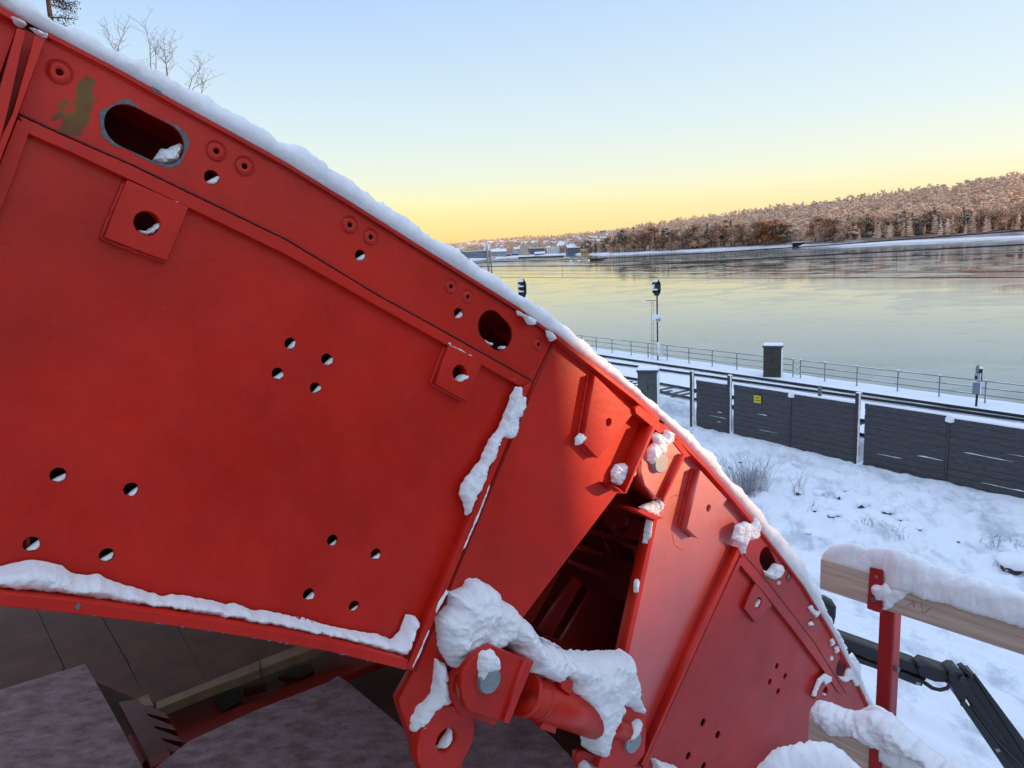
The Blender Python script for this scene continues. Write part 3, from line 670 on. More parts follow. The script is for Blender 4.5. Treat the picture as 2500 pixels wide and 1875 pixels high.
# big lump over lug and strut
BL = c6((1385, 480), (1440, 480), (1495, 440), (1520, 400), (1580, 392), (1640, 420), (1700, 460), (1720, 520), (1810, 570), (1840, 620), (1920, 690), (1985, 775), (2010, 860), (1990, 1000), (1930, 1000), (1948, 945), (1890, 928), (1840, 890), (1760, 850), (1700, 833), (1640, 860), (1560, 890), (1500, 950), (1465, 1025), (1420, 1010), (1380, 960), (1330, 880), (1320, 800), (1305, 660), (1390, 570), (1395, 520))
mb = MB(); blob(mb, F.uvl(BL, .035), .004, .115, r=.075, seed=21, amp=.16, rough=.008, h=.005)
BR_ = c6((1870, 700), (1920, 690), (1985, 775), (2015, 830), (2110, 850), (2190, 880)) + c8((60, 790), (200, 850), (290, 905), (480, 905), (680, 898), (685, 935), (672, 980), (710, 1060), (720, 1160), (740, 1220), (757, 1290), (700, 1290), (605, 1225), (560, 1320), (515, 1480), (480, 1560), (455, 1590), (405, 1555), (395, 1400), (375, 1290), (320, 1200), (275, 1165), (270, 1075), (200, 1050), (185, 1095), (150, 1105), (80, 1060)) + c6((2100, 1100), (1990, 1040), (1925, 1030), (1935, 960), (1880, 920), (1840, 800))
blob(mb, F.uvl(BR_, .13), .06, .13, r=.055, seed=22, amp=.14, rough=.008, h=.005)
B2 = c6((1320, 955), (1390, 985), (1385, 1080), (1395, 1160), (1450, 1250), (1380, 1265), (1300, 1310), (1240, 1390), (1215, 1440), (1160, 1450), (1155, 1380), (1190, 1290), (1290, 1200), (1310, 1100))
blob(mb, F.uvl(B2, .05), .0, .06, r=.05, seed=25, amp=.2, h=.007)
B3_ = c6((1580, 880), (1650, 850), (1690, 900), (1700, 985), (1620, 1010), (1590, 1060), (1565, 1040), (1565, 930)); blob(mb, F.uvl(B3_, wl), wl, .045, r=.03, seed=26, h=.006)
B4 = c8((715, 1325), (715, 1400), (660, 1450), (625, 1480), (622, 1420), (660, 1360), (695, 1325)); blob(mb, F.uvl(B4, wr), wr, .035, r=.025, seed=27, h=.005)
B5 = c8((320, 1620), (350, 1600), (430, 1640), (430, 1690), (300, 1690)); blob(mb, F.uvl(B5, .03), .03, .05, r=.03, seed=28, h=.006)
snowobj(mb, 'big ragged lump of snow draped over the strut and its lugs', F.M)
# small clumps around the hinge and on the lower segments
mb = MB()
def cl(P_, w, t, s, r=None, h=.003): blob(mb, F.uvl(P_, w + t * .4), w, t, r=r or t, seed=s, h=min(h, .0032), amp=.22, rough=.005)
cl(c7((820, 700), (850, 650), (985, 632), (960, 720), (900, 832), (860, 800), (828, 770)), .01, .042, 31, .03)
cl(c7((570, 470), (600, 435), (650, 455), (640, 485), (600, 515), (572, 520)), .028, .02, 32, h=.0035)
cl(c7((1085, 450), (1120, 430), (1170, 460), (1180, 410), (1220, 430), (1228, 490), (1180, 520), (1185, 560), (1150, 575), (1110, 600), (1095, 650), (1065, 620), (1065, 540), (1110, 500)), .05, .035, 33, .022)
cl(c7((1005, 935), (1060, 915), (1140, 888), (1165, 915), (1105, 1000), (1030, 970)), .0, .04, 34, .025)
cl(c7((1060, 1020), (1092, 1022), (1072, 1100), (1055, 1185), (1035, 1180), (1045, 1100)), -.02, .035, 35, .02, .004)
cl(c7((970, 1440), (985, 1420), (1003, 1440), (985, 1500), (965, 1520)), -.01, .02, 36, .012, .004)
cl(c7((1660, 1060), (1720, 1035), (1760, 1055), (1790, 1010), (1815, 1060), (1800, 1130), (1760, 1160), (1735, 1140), (1710, 1200), (1705, 1250), (1690, 1240), (1690, 1190), (1635, 1150)), .04, .035, 37, .022)
cl(c8((1570, 330), (1600, 330), (1640, 280), (1680, 290), (1690, 330), (1660, 375), (1620, 385), (1580, 360)), .0, .035, 38, .022)
for k, P_ in enumerate((c8((1860, 575), (1885, 560), (1905, 590), (1885, 610)), c8((1890, 610), (1925, 585), (1940, 600), (1915, 645)), c8((1865, 690), (1885, 668), (1900, 690), (1880, 702)), c8((1930, 565), (1945, 555), (1965, 575), (1950, 600)), c8((2010, 800), (2030, 780), (2040, 820), (2020, 840)),
                        c8((2040, 850), (2062, 830), (2070, 870), (2050, 885)), c8((2085, 830), (2110, 820), (2125, 850), (2100, 860)), c8((2070, 1040), (2110, 1045), (2120, 1000), (2150, 960), (2130, 910), (2160, 880), (2212, 960), (2212, 1080), (2185, 1110), (2160, 1060), (2110, 1080), (2080, 1065)),
                        c9((580, 1170), (620, 1180), (628, 1205), (600, 1210), (585, 1200)), c8((1895, 1150), (1930, 1060), (1980, 1020), (2018, 1045), (2005, 1080), (1975, 1098), (1960, 1065), (1930, 1110), (1905, 1180), (1890, 1170)), c8((1960, 1160), (1985, 1150), (2005, 1190), (1990, 1215), (1965, 1190)))):
    cl(P_, .002 if k != 9 else .02, .016, 40 + k, .010, .004)
cl(c8((820, 1602), (880, 1625), (990, 1659), (1000, 1700), (850, 1700)), .0, .06, 60, .03)
cl(c1((1040, 1075), (1090, 1000), (1150, 990), (1240, 965), (1245, 1020), (1205, 1090), (1140, 1120), (1100, 1118)), -.05, .05, 61, .03)
cl(c2((1425, 1245), (1450, 1230), (1500, 1238), (1490, 1258), (1455, 1262)), -.03, .025, 62, .012, .004); cl(c2((1320, 1185), (1345, 1190), (1390, 1215), (1385, 1228), (1345, 1208)), -.01, .012, 63, .008, .003)
cl(c1((930, 1555), (1000, 1550), (1045, 1510), (1080, 1500), (1082, 1540), (1040, 1580), (990, 1590), (950, 1580)), .005, .035, 64, .02, .004)
cl(c2((1140, 1455), (1190, 1425), (1235, 1415), (1247, 1435), (1200, 1465), (1150, 1475)), .01, .04, 65, .02, .004)
cl(c1((990, 1270), (1020, 1290), (1130, 1345), (1270, 1395), (1265, 1405), (1120, 1352), (1005, 1298)), .022, .012, 66, .007, .003)
cl(c2((1085, 1205), (1105, 1205), (1110, 1222), (1240, 1285), (1260, 1300), (1240, 1298), (1100, 1230)), .022, .012, 67, .007, .003)
cl(c1((60, 100), (120, 130), (180, 155), (160, 180), (100, 150)), .02, .03, 68, .015, .005); cl(c1((200, 175), (330, 225), (320, 250), (250, 225)), .03, .03, 69, .015, .005)
cl(c2((1560, 990), (1620, 1020), (1690, 1050), (1680, 1080), (1640, 1085), (1610, 1040), (1570, 1020)), .02, .03, 70, .016, .004)
cl(c2((1755, 1120), (1800, 1145), (1812, 1180), (1790, 1200), (1765, 1160)), .02, .03, 71, .016, .004)
snowobj(mb, 'scattered clumps of snow on hinges, pads and edges of the red plates', F.M)
# ================================================================== terrain, tracks, water
TRK = 2.7; YARD = .7; WAT = 0.0
F1 = onz(1701, 924, 4.4); F2 = onz(2500, 1045, 4.4); F1.z = F2.z = 0
ef = (F2 - F1).normalized(); en = Vector((-ef.y, ef.x, 0)); en = en if en.dot(Vector((0, 0, 0)) - F1) > 0 else -en
def ts(t, s): return F1 + ef * t + en * s          # t along the barrier (m), s towards the camera
def tos(p): q = Vector((p.x, p.y, 0)) - F1; return q.dot(ef), q.dot(en)
RP = [1378, 1419, 1456, 1496, 1538, 1583, 1631, 1685, 1740, 1800.5, 1935, 1955, 2014.6, 2099, 2192, 2292, 2404.5]
RB = [847, 851.5, 856, 861, 868, 873, 879, 886, 894, 902, 921, 923, 931, 940, 955, 969, 984]
rp = [onz(x, y, TRK) for x, y in zip(RP, RB)]
a0, a1 = tos(rp[2]), tos(rp[-2]); sl_ = (a1[1] - a0[1]) / (a1[0] - a0[0])
def s_quay(t): return a0[1] + (t - a0[0]) * sl_ - .9
TRACKM = simple('track_snow', (.84, .87, .92), .8, .0)
ASPH, t_, p_ = newmat('yard_snow')
tc_ = N(t_, 'ShaderNodeTexCoord').outputs['Object']
n1 = noise_tex(t_, 1.1, 6, .7, vec=tc_, stretch=(1, .45, 1)); r1 = ramp(t_, [(.34, (.52, .56, .62)), (.50, (.84, .87, .92))]); t_.links.new(n1.outputs[0], r1.inputs[0]); t_.links.new(r1.outputs[0], p_.inputs['Base Color'])
p_.inputs['Roughness'].default_value = .8
n2 = noise_tex(t_, 9, 5, .7, vec=tc_); n3 = noise_tex(t_, 40, 3, .7, vec=tc_); t_.links.new(bump(t_, n3.outputs[0], .4, .01, bump(t_, n2.outputs[0], .5, .05)), p_.inputs['Normal'])
# direction of the wheel ruts on the yard
ra = onz(2050, 1470, YARD); rb_ = onz(2500, 1650, YARD); rd = (rb_ - ra).normalized(); rn = Vector((-rd.y, rd.x, 0))
RUTS = [((onz(x, y, YARD) - ra).dot(rn), w, d) for x, y, w, d in ((2200, 1515, .16, .05), (2200, 1530, .10, .04), (2200, 1575, .22, .07), (2200, 1640, .15, .05), (2250, 1700, .3, .08), (2300, 1745, .2, .07), (2300, 1800, .25, .08), (2420, 1640, .12, .05), (2420, 1600, .12, .03))]
def ground_z(t, s):
    p = ts(t, s)
    if s < 0: k = max(0, 1 + s / 1.0) if s > -1.0 else 0; k = k * k * (3 - 2 * k); z = TRK * (1 - k) + 2.0 * k
    else:
        k = min(1, s / 6.5); z = 2.0 + (YARD - 2.0) * (k ** 1.25 * 1.0)
    slope = max(0, min(1, (s + .3) / 1.0)) * max(0, min(1, (8.5 - s) / 2.5))
    nz = noise.noise(Vector((p.x * .55, p.y * .55, 0))) * .30 + noise.noise(Vector((p.x * 1.6, p.y * 1.6, 3))) * .20 + noise.noise(Vector((p.x * 4.2, p.y * 4.2, 5))) * .085 + max(0, noise.noise(Vector((p.x * 2.3, p.y * 2.3, 8))) - .15) * .35
    z += nz * slope
    flat = max(0, min(1, (s - 6) / 2))
    if flat > 0:
        dd = (p - ra).dot(rn); al = (p - ra).dot(rd)
        for d0, w, dep in RUTS:
            x = (dd - d0 + .12 * noise.noise(Vector((al * .25, d0, 1)))) / w
            if abs(x) < 2.5: z -= (dep * (math.exp(-x * x * 2) - .5 * math.exp(-(abs(x) - 1.3) ** 2 * 5))) * flat * (1 + .5 * noise.noise(Vector((al * 1.2, d0, 2))))
        z += flat * (.035 * noise.noise(Vector((p.x * 1.4, p.y * 1.4, 9))) + .02 * noise.noise(Vector((p.x * 5, p.y * 5, 9))))
    return z
def grid(t0, t1, dt, s0, s1, ds, fz):
    nt_ = int((t1 - t0) / dt) + 1; ns = int((s1 - s0) / ds) + 1; vs = []
    for i in range(nt_):
        for j in range(ns):
            t = t0 + i * dt; s = s0 + (s1 - s0) * j / (ns - 1); p = ts(t, s); vs.append((p.x, p.y, fz(t, s)))
    return mesh(vs, [(i * ns + j, (i + 1) * ns + j, (i + 1) * ns + j + 1, i * ns + j + 1) for i in range(nt_ - 1) for j in range(ns - 1)])
tag(link('ground', grid(-14, 24, .14, -1.4, 24, .14, ground_z), ASPH, smooth=True), kind='structure')
# wide yard and embankment further out (lies just under the detailed sheet)
def wide_z(t, s):
    z = ground_z(t, s) if s < 30 else YARD
    return z - (.12 if -15 < t < 25 and s < 24.5 and s > -1.8 else 0)
tag(link('ground', grid(-90, 130, 1.25, -1.4, 70, 1.25, wide_z), ASPH, smooth=True), kind='structure')
def bed_z(t, s):
    p = ts(t, s); return TRK + .03 * noise.noise(Vector((p.x * .8, p.y * .8, 1))) + .02 * noise.noise(Vector((p.x * 3, p.y * 3, 1)))
vs = []; fs = []; NT = 420
for i in range(NT + 1):
    t = -120 + 260 * i / NT; q = s_quay(t)
    for j in range(29):
        s = -1.39 + (q + 1.39) * j / 28; p = ts(t, s); vs.append((p.x, p.y, bed_z(t, s)))
    p = ts(t, q - .06); vs.append((p.x, p.y, TRK - .12)); p = ts(t, q - .08); vs.append((p.x, p.y, -1.2))
for i in range(NT):
    for j in range(30): fs.append((i * 31 + j, (i + 1) * 31 + j, (i + 1) * 31 + j + 1, i * 31 + j + 1))
tag(link('railway_bed', mesh(vs, fs), SNOWG, smooth=True), kind='structure')
# rails
RAILM = simple('rail_steel', (.035, .035, .04), .6, .4, 9)
SLEEP = simple('sleeper', (.055, .05, .048), .8, .4, 6)
def railline(P, lab, h=.13):
    q = [tos(onz(x, y, TRK + .1)) for x, y in P]
    A = np.array(q); k = np.polyfit(A[:, 0], A[:, 1], 1)
    ta, tb = A[:, 0].min() - 45, A[:, 0].max() + 40
    mb = MB(); a = ts(ta, k[0] * ta + k[1]); b = ts(tb, k[0] * tb + k[1]); a.z = b.z = TRK + .06
    mb.beam(a, b, .15, .03); a2 = a + Vector((0, 0, .045)); b2 = b + Vector((0, 0, .045)); mb.beam(a2, b2, .03, .06); a2 = a + Vector((0, 0, .09)); b2 = b + Vector((0, 0, .09)); mb.beam(a2, b2, .085, .035)
    tag(mb.build('rail', RAILM), lab, 'rail', 'railway rails on the snowy track bed'); return k
rk = [railline([(1459, 867), (1700, 903), (2098, 958), (2500, 1018)], 'rail nearest the waterside railing'), railline([(1484, 885), (1556, 895), (1690, 912), (1780, 927)], 'second rail from the waterside railing, meeting the top of the timber barrier'),
      railline([(1520, 920), (1625, 939), (1690, 951)], 'third rail from the railing, passing the near cabinet'), railline([(1545, 942), (1625, 959), (1690, 973)], 'rail nearest the timber barrier, passing behind the near cabinet')]
mbs = MB()
for i in range(60):
    t = -22 + i * .62
    for (ka, kb) in ((2, 3),):
        s1 = rk[ka][0] * t + rk[ka][1] - .5; s2 = rk[kb][0] * t + rk[kb][1] + .5
        a = ts(t, s1); b = ts(t, s2); a.z = b.z = TRK + .0
        if rnd.random() < .75:
            m_ = rnd.uniform(.35, .75); mbs.beam(a.lerp(b, rnd.uniform(0, 1 - m_)), a.lerp(b, m_ + .2), .2, .1)
tag(mbs.build('sleepers', SLEEP), 'dark sleepers showing through the snow between the two nearest rails', 'sleepers', None, 'stuff')
# water with thin ice
ICE, t_, p_ = newmat('ice_water')
tc_ = N(t_, 'ShaderNodeTexCoord').outputs['Object']
na = noise_tex(t_, .017, 7, .60, vec=tc_, stretch=(1, 1.25, 1)); nb = noise_tex(t_, .16, 6, .7, vec=tc_, stretch=(1, 1, 1))
r1 = ramp(t_, [(.42, (.10, .135, .145)), (.455, (.18, .225, .235)), (.49, (.11, .145, .155)), (.53, (.12, .155, .165)), (.545, (.20, .245, .25)), (.60, (.14, .18, .19)), (.66, (.17, .215, .225))]); t_.links.new(na.outputs[0], r1.inputs[0])
vo = N(t_, 'ShaderNodeTexVoronoi', feature='DISTANCE_TO_EDGE'); vo.inputs['Scale'].default_value = .11
dn = noise_tex(t_, .35, 5, .7, vec=tc_); va = N(t_, 'ShaderNodeVectorMath', operation='MULTIPLY_ADD'); t_.links.new(dn.outputs['Color'], va.inputs[0]); va.inputs[1].default_value = (9, 9, 0); t_.links.new(tc_, va.inputs[2]); t_.links.new(va.outputs[0], vo.inputs['Vector'])
rv = ramp(t_, [(0, (1, 1, 1)), (.014, (.8, .8, .8)), (.030, (0, 0, 0))]); t_.links.new(vo.outputs[0], rv.inputs[0])
rm = ramp(t_, [(.47, (0, 0, 0)), (.55, (1, 1, 1))]); t_.links.new(nb.outputs[0], rm.inputs[0]); mm = N(t_, 'ShaderNodeMath', operation='MULTIPLY'); t_.links.new(rv.outputs[0], mm.inputs[0]); t_.links.new(rm.outputs[0], mm.inputs[1])
col = mixc(t_, mm.outputs[0], r1.outputs[0], (.06, .085, .09)); t_.links.new(col, p_.inputs['Base Color'])
rr = ramp(t_, [(.42, (.03, .03, .03)), (.455, (.15, .15, .15)), (.49, (.05, .05, .05)), (.53, (.05, .05, .05)), (.545, (.16, .16, .16)), (.62, (.08, .08, .08))]); t_.links.new(na.outputs[0], rr.inputs[0]); t_.links.new(rr.outputs[0], p_.inputs['Roughness'])
p_.inputs['IOR'].default_value = 1.33
nc = noise_tex(t_, .9, 5, .7, vec=tc_, stretch=(1, .5, 1)); t_.links.new(bump(t_, nc.outputs[0], .012, .02), p_.inputs['Normal'])
mb = MB(); mb.add([(-4000, -500, WAT), (4000, -500, WAT), (4000, 7000, WAT), (-4000, 7000, WAT)], [(0, 1, 2, 3)])
tag(mb.build('water', ICE), kind='structure')
# ================================================================== railing, signals, cabinets
def lookM(p, yaw=0.):
    d = Vector((CAM.x - p.x, CAM.y - p.y, 0)).normalized(); x = Vector((-d.y, d.x, 0)); m = Matrix.Identity(4)
    # local x to the picture's right, y away from camera
    for i, c in enumerate((x, -d, Vector((0, 0, 1)), p)):
        for j in range(3): m[j][i] = c[j]
    return m @ Matrix.Rotation(yaw, 4, 'Z')
RAILG = simple('galvanised_rail', (.22, .25, .27), .5, .3, 20, metal=.3)
rl_ = thing('railing', rp[0], 'grey three-bar metal railing with snowy posts along the water edge', 'railing')
rpx = [ts(*( (lambda t: (t, s_quay(t) + .9))(tos(p)[0]) )) for p in rp]
for p in rpx: p.z = TRK
dtp = 2.15
ext = [rpx[0] - ef * (dtp * k) for k in range(14, 0, -1)]; fit = lambda p: (lambda t: ts(t, s_quay(t) + .9))(tos(p)[0])
ext = [fit(p) for p in ext]; ext2 = [fit(rpx[-1] + ef * dtp * k) for k in range(1, 9)]
for p in ext + ext2: p.z = TRK
allp = ext + rpx + ext2
snr = MB()
for i, p in enumerate(allp):
    mb = MB(); mb.box((-.03, -.03, 0), (.03, .03, 1.08), lookM(p)); mb.build('railing_post', RAILG, rl_)
    snr.box((.025, -.03, .02), (.055, .03, rnd.uniform(.6, 1.0)), lookM(p)); snr.box((-.05, -.05, 1.08), (.06, .05, 1.13), Matrix.Translation(p))
gap = ext.__len__() + 10
for h in (.38, .72, 1.05):
    mb = MB(); mb.tube([p + Vector((0, 0, h)) for p in allp[:gap + 1]], .024, 6); mb.build('railing_bar', RAILG, rl_)
    mb = MB(); mb.tube([p + Vector((0, 0, h)) for p in allp[gap + 1:]], .024, 6); mb.build('railing_bar', RAILG, rl_)
    a = allp[gap] + Vector((0, 0, h)); b = allp[gap + 1] + Vector((0, 0, h))
    mb = MB(); mb.tube([a.lerp(b, k / 8) - Vector((0, 0, .22 * (1 - (k / 4 - 1) ** 2))) for k in range(9)], .012, 5); mb.build('chain', RAILG, rl_)
    for k in range(len(allp) - 1):
        if k != gap and rnd.random() < .7:
            a = allp[k] + Vector((0, 0, h + .028)); b = allp[k + 1] + Vector((0, 0, h + .028)); u0 = rnd.uniform(0, .4); snr.beam(a.lerp(b, u0), a.lerp(b, rnd.uniform(u0 + .2, 1)), .04, .018)
tag(snr.build('snow', SNOWG), 'thin snow clinging to the posts and bars of the waterside railing', 'snow', None, 'stuff')
BLK = simple('signal_black', (.012, .015, .018), .5, .3, 10)
def vert(px, py, z=TRK): p = onz(px, py, z); return p
def signal(base, n, H_, label, yaw, sc=1.):
    s = thing('rail_signal', base, label, 'rail signal', 'railway signals beside the track'); M = lookM(base, yaw)
    hw, hh = .32 * sc, (.68 if n == 3 else .56) * sc; zc = H_ - hh
    mb = MB(); mb.tube([M @ Vector((0, .06, 0)), M @ Vector((0, .06, H_ - hh))], .055, 10); mb.build('mast', BLK, s)
    mb = MB(); outl = [(-hw, 0, zc - hh * .45), (-hw * .5, 0, zc - hh), (hw * .5, 0, zc - hh), (hw, 0, zc - hh * .45), (hw, 0, zc + hh * .5), (hw * .5, 0, zc + hh), (-hw * .5, 0, zc + hh), (-hw, 0, zc + hh * .5)]
    mb.prism([M @ Vector(p) for p in outl], M.to_3x3() @ Vector((0, .05, 0))); mb.build('backboard', BLK, s)
    sn = MB()
    for k in range(n):
        z = zc + hh * (.52 - k * (1.02 / max(1, n - 1) if n == 2 else .52)) - .0
        P = [M @ Vector((cos(a) * .15 * sc, yy, z + sin(a) * .15 * sc)) for yy in (0, -.32) for a in [pi * (-.1 + 1.2 * q / 10) for q in range(11)]]
        mb = MB(); mb.add(P, [(q, q + 1, q + 12, q + 11) for q in range(10)]); hd = mb.build('lamp_hood', BLK, s, smooth=True)
        mb = MB(); mb.tube([M @ Vector((0, -.01, z)), M @ Vector((0, -.03, z))], .10 * sc, 14); mb.build('lens', RAILM, hd)
        ridge(sn, [M @ Vector((0, -.02, z + .13 * sc)), M @ Vector((0, -.32, z + .13 * sc))], .34 * sc, .09 * sc, step=.04, seed=k, na=6)
    for q in (((-hw * .95, -.03, zc - hh * .45), (-hw * .9, -.03, zc + hh * .45), (-hw * .4, -.03, zc + hh * 1.02), (hw * .3, -.03, zc + hh * 1.02), (hw * .5, -.03, zc + hh * .8), (-hw * .35, -.03, zc + hh * .72), (-hw * .5, -.03, zc - hh * .1)),):
        sn.prism([M @ Vector(p) for p in q], M.to_3x3() @ Vector((0, .09, 0)))
    tag(sn.build('snow', SNOWG, smooth=True), 'snow plastered on the hoods of the %s signal head' % ('three-lamp' if n == 3 else 'two-lamp'), 'snow', None, 'stuff')
    return s, M, zc, hh
b1_ = onD(1276, 737, 52); d0 = onD(1276, 680, 52)
base1 = Vector((b1_.x, b1_.y, TRK)); signal(base1, 3, d0.z - TRK, 'black three-lamp railway signal head just showing over the snowy skin edge', -.45, 1.0)
base2 = vert(1605, 879); D2 = (base2 - CAM).dot(FWD); top2 = onD(1601, 681, D2)
s2, M2, zc, hh = signal(base2, 2, top2.z - TRK, 'two-lamp railway signal on a tall ladder mast beside the waterside railing', -.55, 1.0)
mb = MB()
for x in (-.42, -.26): mb.tube([M2 @ Vector((x - .08, 0, 0)), M2 @ Vector((x, 0, zc - hh - .35))], .012, 5)
for k in range(17): z = .15 + k * .245; mb.tube([M2 @ Vector((-.42 - .08 + z * .019, 0, z)), M2 @ Vector((-.26 - .08 + z * .019, 0, z))], .01, 5)
mb.tube([M2 @ Vector((-.44, 0, 1.35)), M2 @ Vector((0, 0, 1.35))], .02, 5)
mb.build('ladder', RAILG, s2)
mb = MB(); mb.box((-.78, -.12, zc - hh - .36), (-.12, .12, zc - hh - .32), M2); mb.build('ladder_step', RAILG, s2)
SIGNW = simple('sign_white', (.70, .72, .70), .5, .1, 5)
mb = MB(); zs = 3.02; mb.box((-.28, -.12, zs - .26), (.42, -.09, zs + .22), M2); sgn = mb.build('number_board', SIGNW, s2)
def text(name, s, size, M, mat, parent, ext=.003):
    cu = bpy.data.curves.new('t', 'FONT'); cu.body = s; cu.size = size; cu.extrude = ext; cu.align_x = 'CENTER'; cu.align_y = 'CENTER'
    o = bpy.data.objects.new('t', cu); C.objects.link(o); me = bpy.data.meshes.new_from_object(o.evaluated_get(bpy.context.evaluated_depsgraph_get())); bpy.data.objects.remove(o)
    return link(name, me, mat, parent, M)
RX = Matrix.Rotation(pi / 2, 4, 'X')
text('lettering', 'A8', .27, M2 @ Matrix.Translation((.16, -.124, zs - .15)) @ RX, BLK, sgn)
sn = MB(); sn.prism([M2 @ Vector(p) for p in ((-.30, -.14, zs - .2), (.0, -.14, zs - .17), (.05, -.14, zs - .04), (.44, -.14, zs - .0), (.44, -.14, zs + .25), (-.30, -.14, zs + .25))], M2.to_3x3() @ Vector((0, .02, 0)))
ridge(sn, [M2 @ Vector((.16, -.06, .5)), M2 @ Vector((.16, -.06, 1.3))], .22, .10, up=M2.to_3x3() @ Vector((0, -1, 0)), step=.05)
mb = MB(); mb.box((.07, -.10, .32), (.40, .16, 1.05), M2); mb.build('relay_box', SIGNW, s2)
for k in range(1, 40): 
    z = k * .115
    if z < zc - hh: sn.box((.030, .02, z - .06), (.085 + rnd.uniform(-.012, .02), .085, z + .06), lookM(base2, 0))
tag(sn.build('snow', SNOWG), 'snow stuck to the number board and windward side of the two-lamp signal mast', 'snow', None, 'stuff')
CABM = simple('cabinet_brown', (.050, .048, .038), .6, .35, 3, .2, 30)
CABL = simple('cabinet_snowed', (.80, .84, .90), .7, .05)
SCR = simple('scribble_paint', (.14, .12, .11), .7, .3)
def cabinet(pl, pr, bot, hpx, zb, label, dep, mat, scr):
    p = onz(pl, bot, zb); D = (p - CAM).dot(FWD); w = (pr - pl) / FPX * D; h = hpx / FPX * D; M = lookM(p, -.12)
    c = thing('trackside_cabinet', p, label, 'cabinet', 'trackside equipment cabinets')
    mb = MB(); mb.box((0, 0, -.1), (w, dep, h), M); body = mb.build('cabinet_body', mat, c)
    mb = MB(); mb.box((.03 * w, -.015, .05 * h), (.49 * w, 0.0, .27 * h), M); mb.box((.51 * w, -.015, .05 * h), (.97 * w, 0.0, .27 * h), M); mb.build('lower_panel', mat, c)
    mb = MB(); mb.box((.03 * w, -.015, .29 * h), (.97 * w, 0.0, .96 * h), M); dr = mb.build('cabinet_door', mat, c)
    mb = MB(); mb.box((.50 * w, -.03, .55 * h), (.56 * w, -.015, .66 * h), M); mb.build('handle', BLK, dr)
    mb = MB(); mb.box((-.05, -.06, h), (w + .06, dep + .05, h + .11), M); mb.build('cabinet_roof', simple('cabinet_roof', (.06, .06, .07), .6), c)
    if scr:
        r2 = random.Random(3); mb = MB()
        for k in range(5):
            x0 = w * r2.uniform(.15, .8); z0 = h * r2.choice((.2, .45, .75, .8)); P = []
            a = r2.uniform(0, 6); pt = Vector((x0, -.018, z0))
            for q in range(26):
                a += r2.uniform(-1.0, 1.2); pt = pt + Vector((cos(a) * .055, 0, sin(a) * .06)); pt.x = min(.94 * w, max(.05 * w, pt.x)); pt.z = min(.92 * h, max(.08 * h, pt.z)); P.append(M @ pt)
            mb.tube(P, .007, 4)
        mb.build('spray_scribble', SCR, c)
    sn = MB(); mid = dep / 2
    ridge(sn, [M @ Vector((-.05, mid, h + .10)), M @ Vector((w + .08, mid, h + .10))], dep + .1, .14, step=.05, seed=2, na=8, amp=.12)
    sn.box((w + .001, -.01, -.1), (w + .05, dep + .02, h + .01), M)
    tag(sn.build('snow', SNOWG, smooth=False), 'snow on the roof and right side of the %s' % ('scribbled brown cabinet' if scr else 'grey-green cabinet'), 'snow', None, 'stuff')
    return M, w, h
cabinet(1863, 1904, 922, 74, TRK - .05, 'brown scribbled cabinet standing at the waterside railing', .75, CABM, True)
cabinet(1558, 1604, 1000, 92, TRK - .1, 'grey-green cabinet beside the tracks next to the snowy skin edge', .9, simple('cabinet_green', (.085, .10, .095), .6, .35, 4, .2, 30), False)
# small machine post with boxes
p = vert(2383, 992); M = lookM(p, -.1); ms = thing('switch_post', p, 'short dark post carrying two grey boxes, at the railing on the right', 'equipment post')
mb = MB(); mb.tube([M @ Vector((0, 0, 0)), M @ Vector((0.02, 0, 1.85))], .05, 8); mb.build('post', BLK, ms)
BOXG = simple('box_grey', (.20, .24, .32), .5, .1)
mb = MB(); mb.box((-.17, -.22, .62), (.13, -.04, 1.17), M); bx = mb.build('lower_box', BOXG, ms); mb = MB(); mb.box((-.12, -.20, 1.24), (.10, -.05, 1.58), M); b2x = mb.build('upper_box', simple('box_light', (.42, .46, .52), .5), ms)
mb = MB(); mb.box((-.10, -.21, 1.32), (-.0, -.2, 1.48), M); mb.build('window', BLK, b2x)
mb = MB(); mb.box((.06, -.10, 1.2), (.16, .08, 1.8), M); mb.build('side_column', BLK, ms); mb = MB(); mb.tube([M @ Vector((-.03, -.05, 1.6)), M @ Vector((-.03, -.05, 1.86)), M @ Vector((-.03, -.05, 1.96))], [.085, .08, .03], 10); mb.build('lamp_cap', RAILG, ms)
sn = MB(); sn.box((.131, -.22, .62), (.16, -.04, 1.19), M); sn.box((-.17, -.22, 1.171), (.16, -.02, 1.2), M); sn.box((.101, -.2, 1.24), (.125, -.05, 1.6), M); ridge(sn, [M @ Vector((-.06, 0, 1.80)), M @ Vector((.18, 0, 1.80))], .2, .08, step=.04)
tag(sn.build('snow', SNOWG), 'snow on the boxes of the short equipment post', 'snow', None, 'stuff')
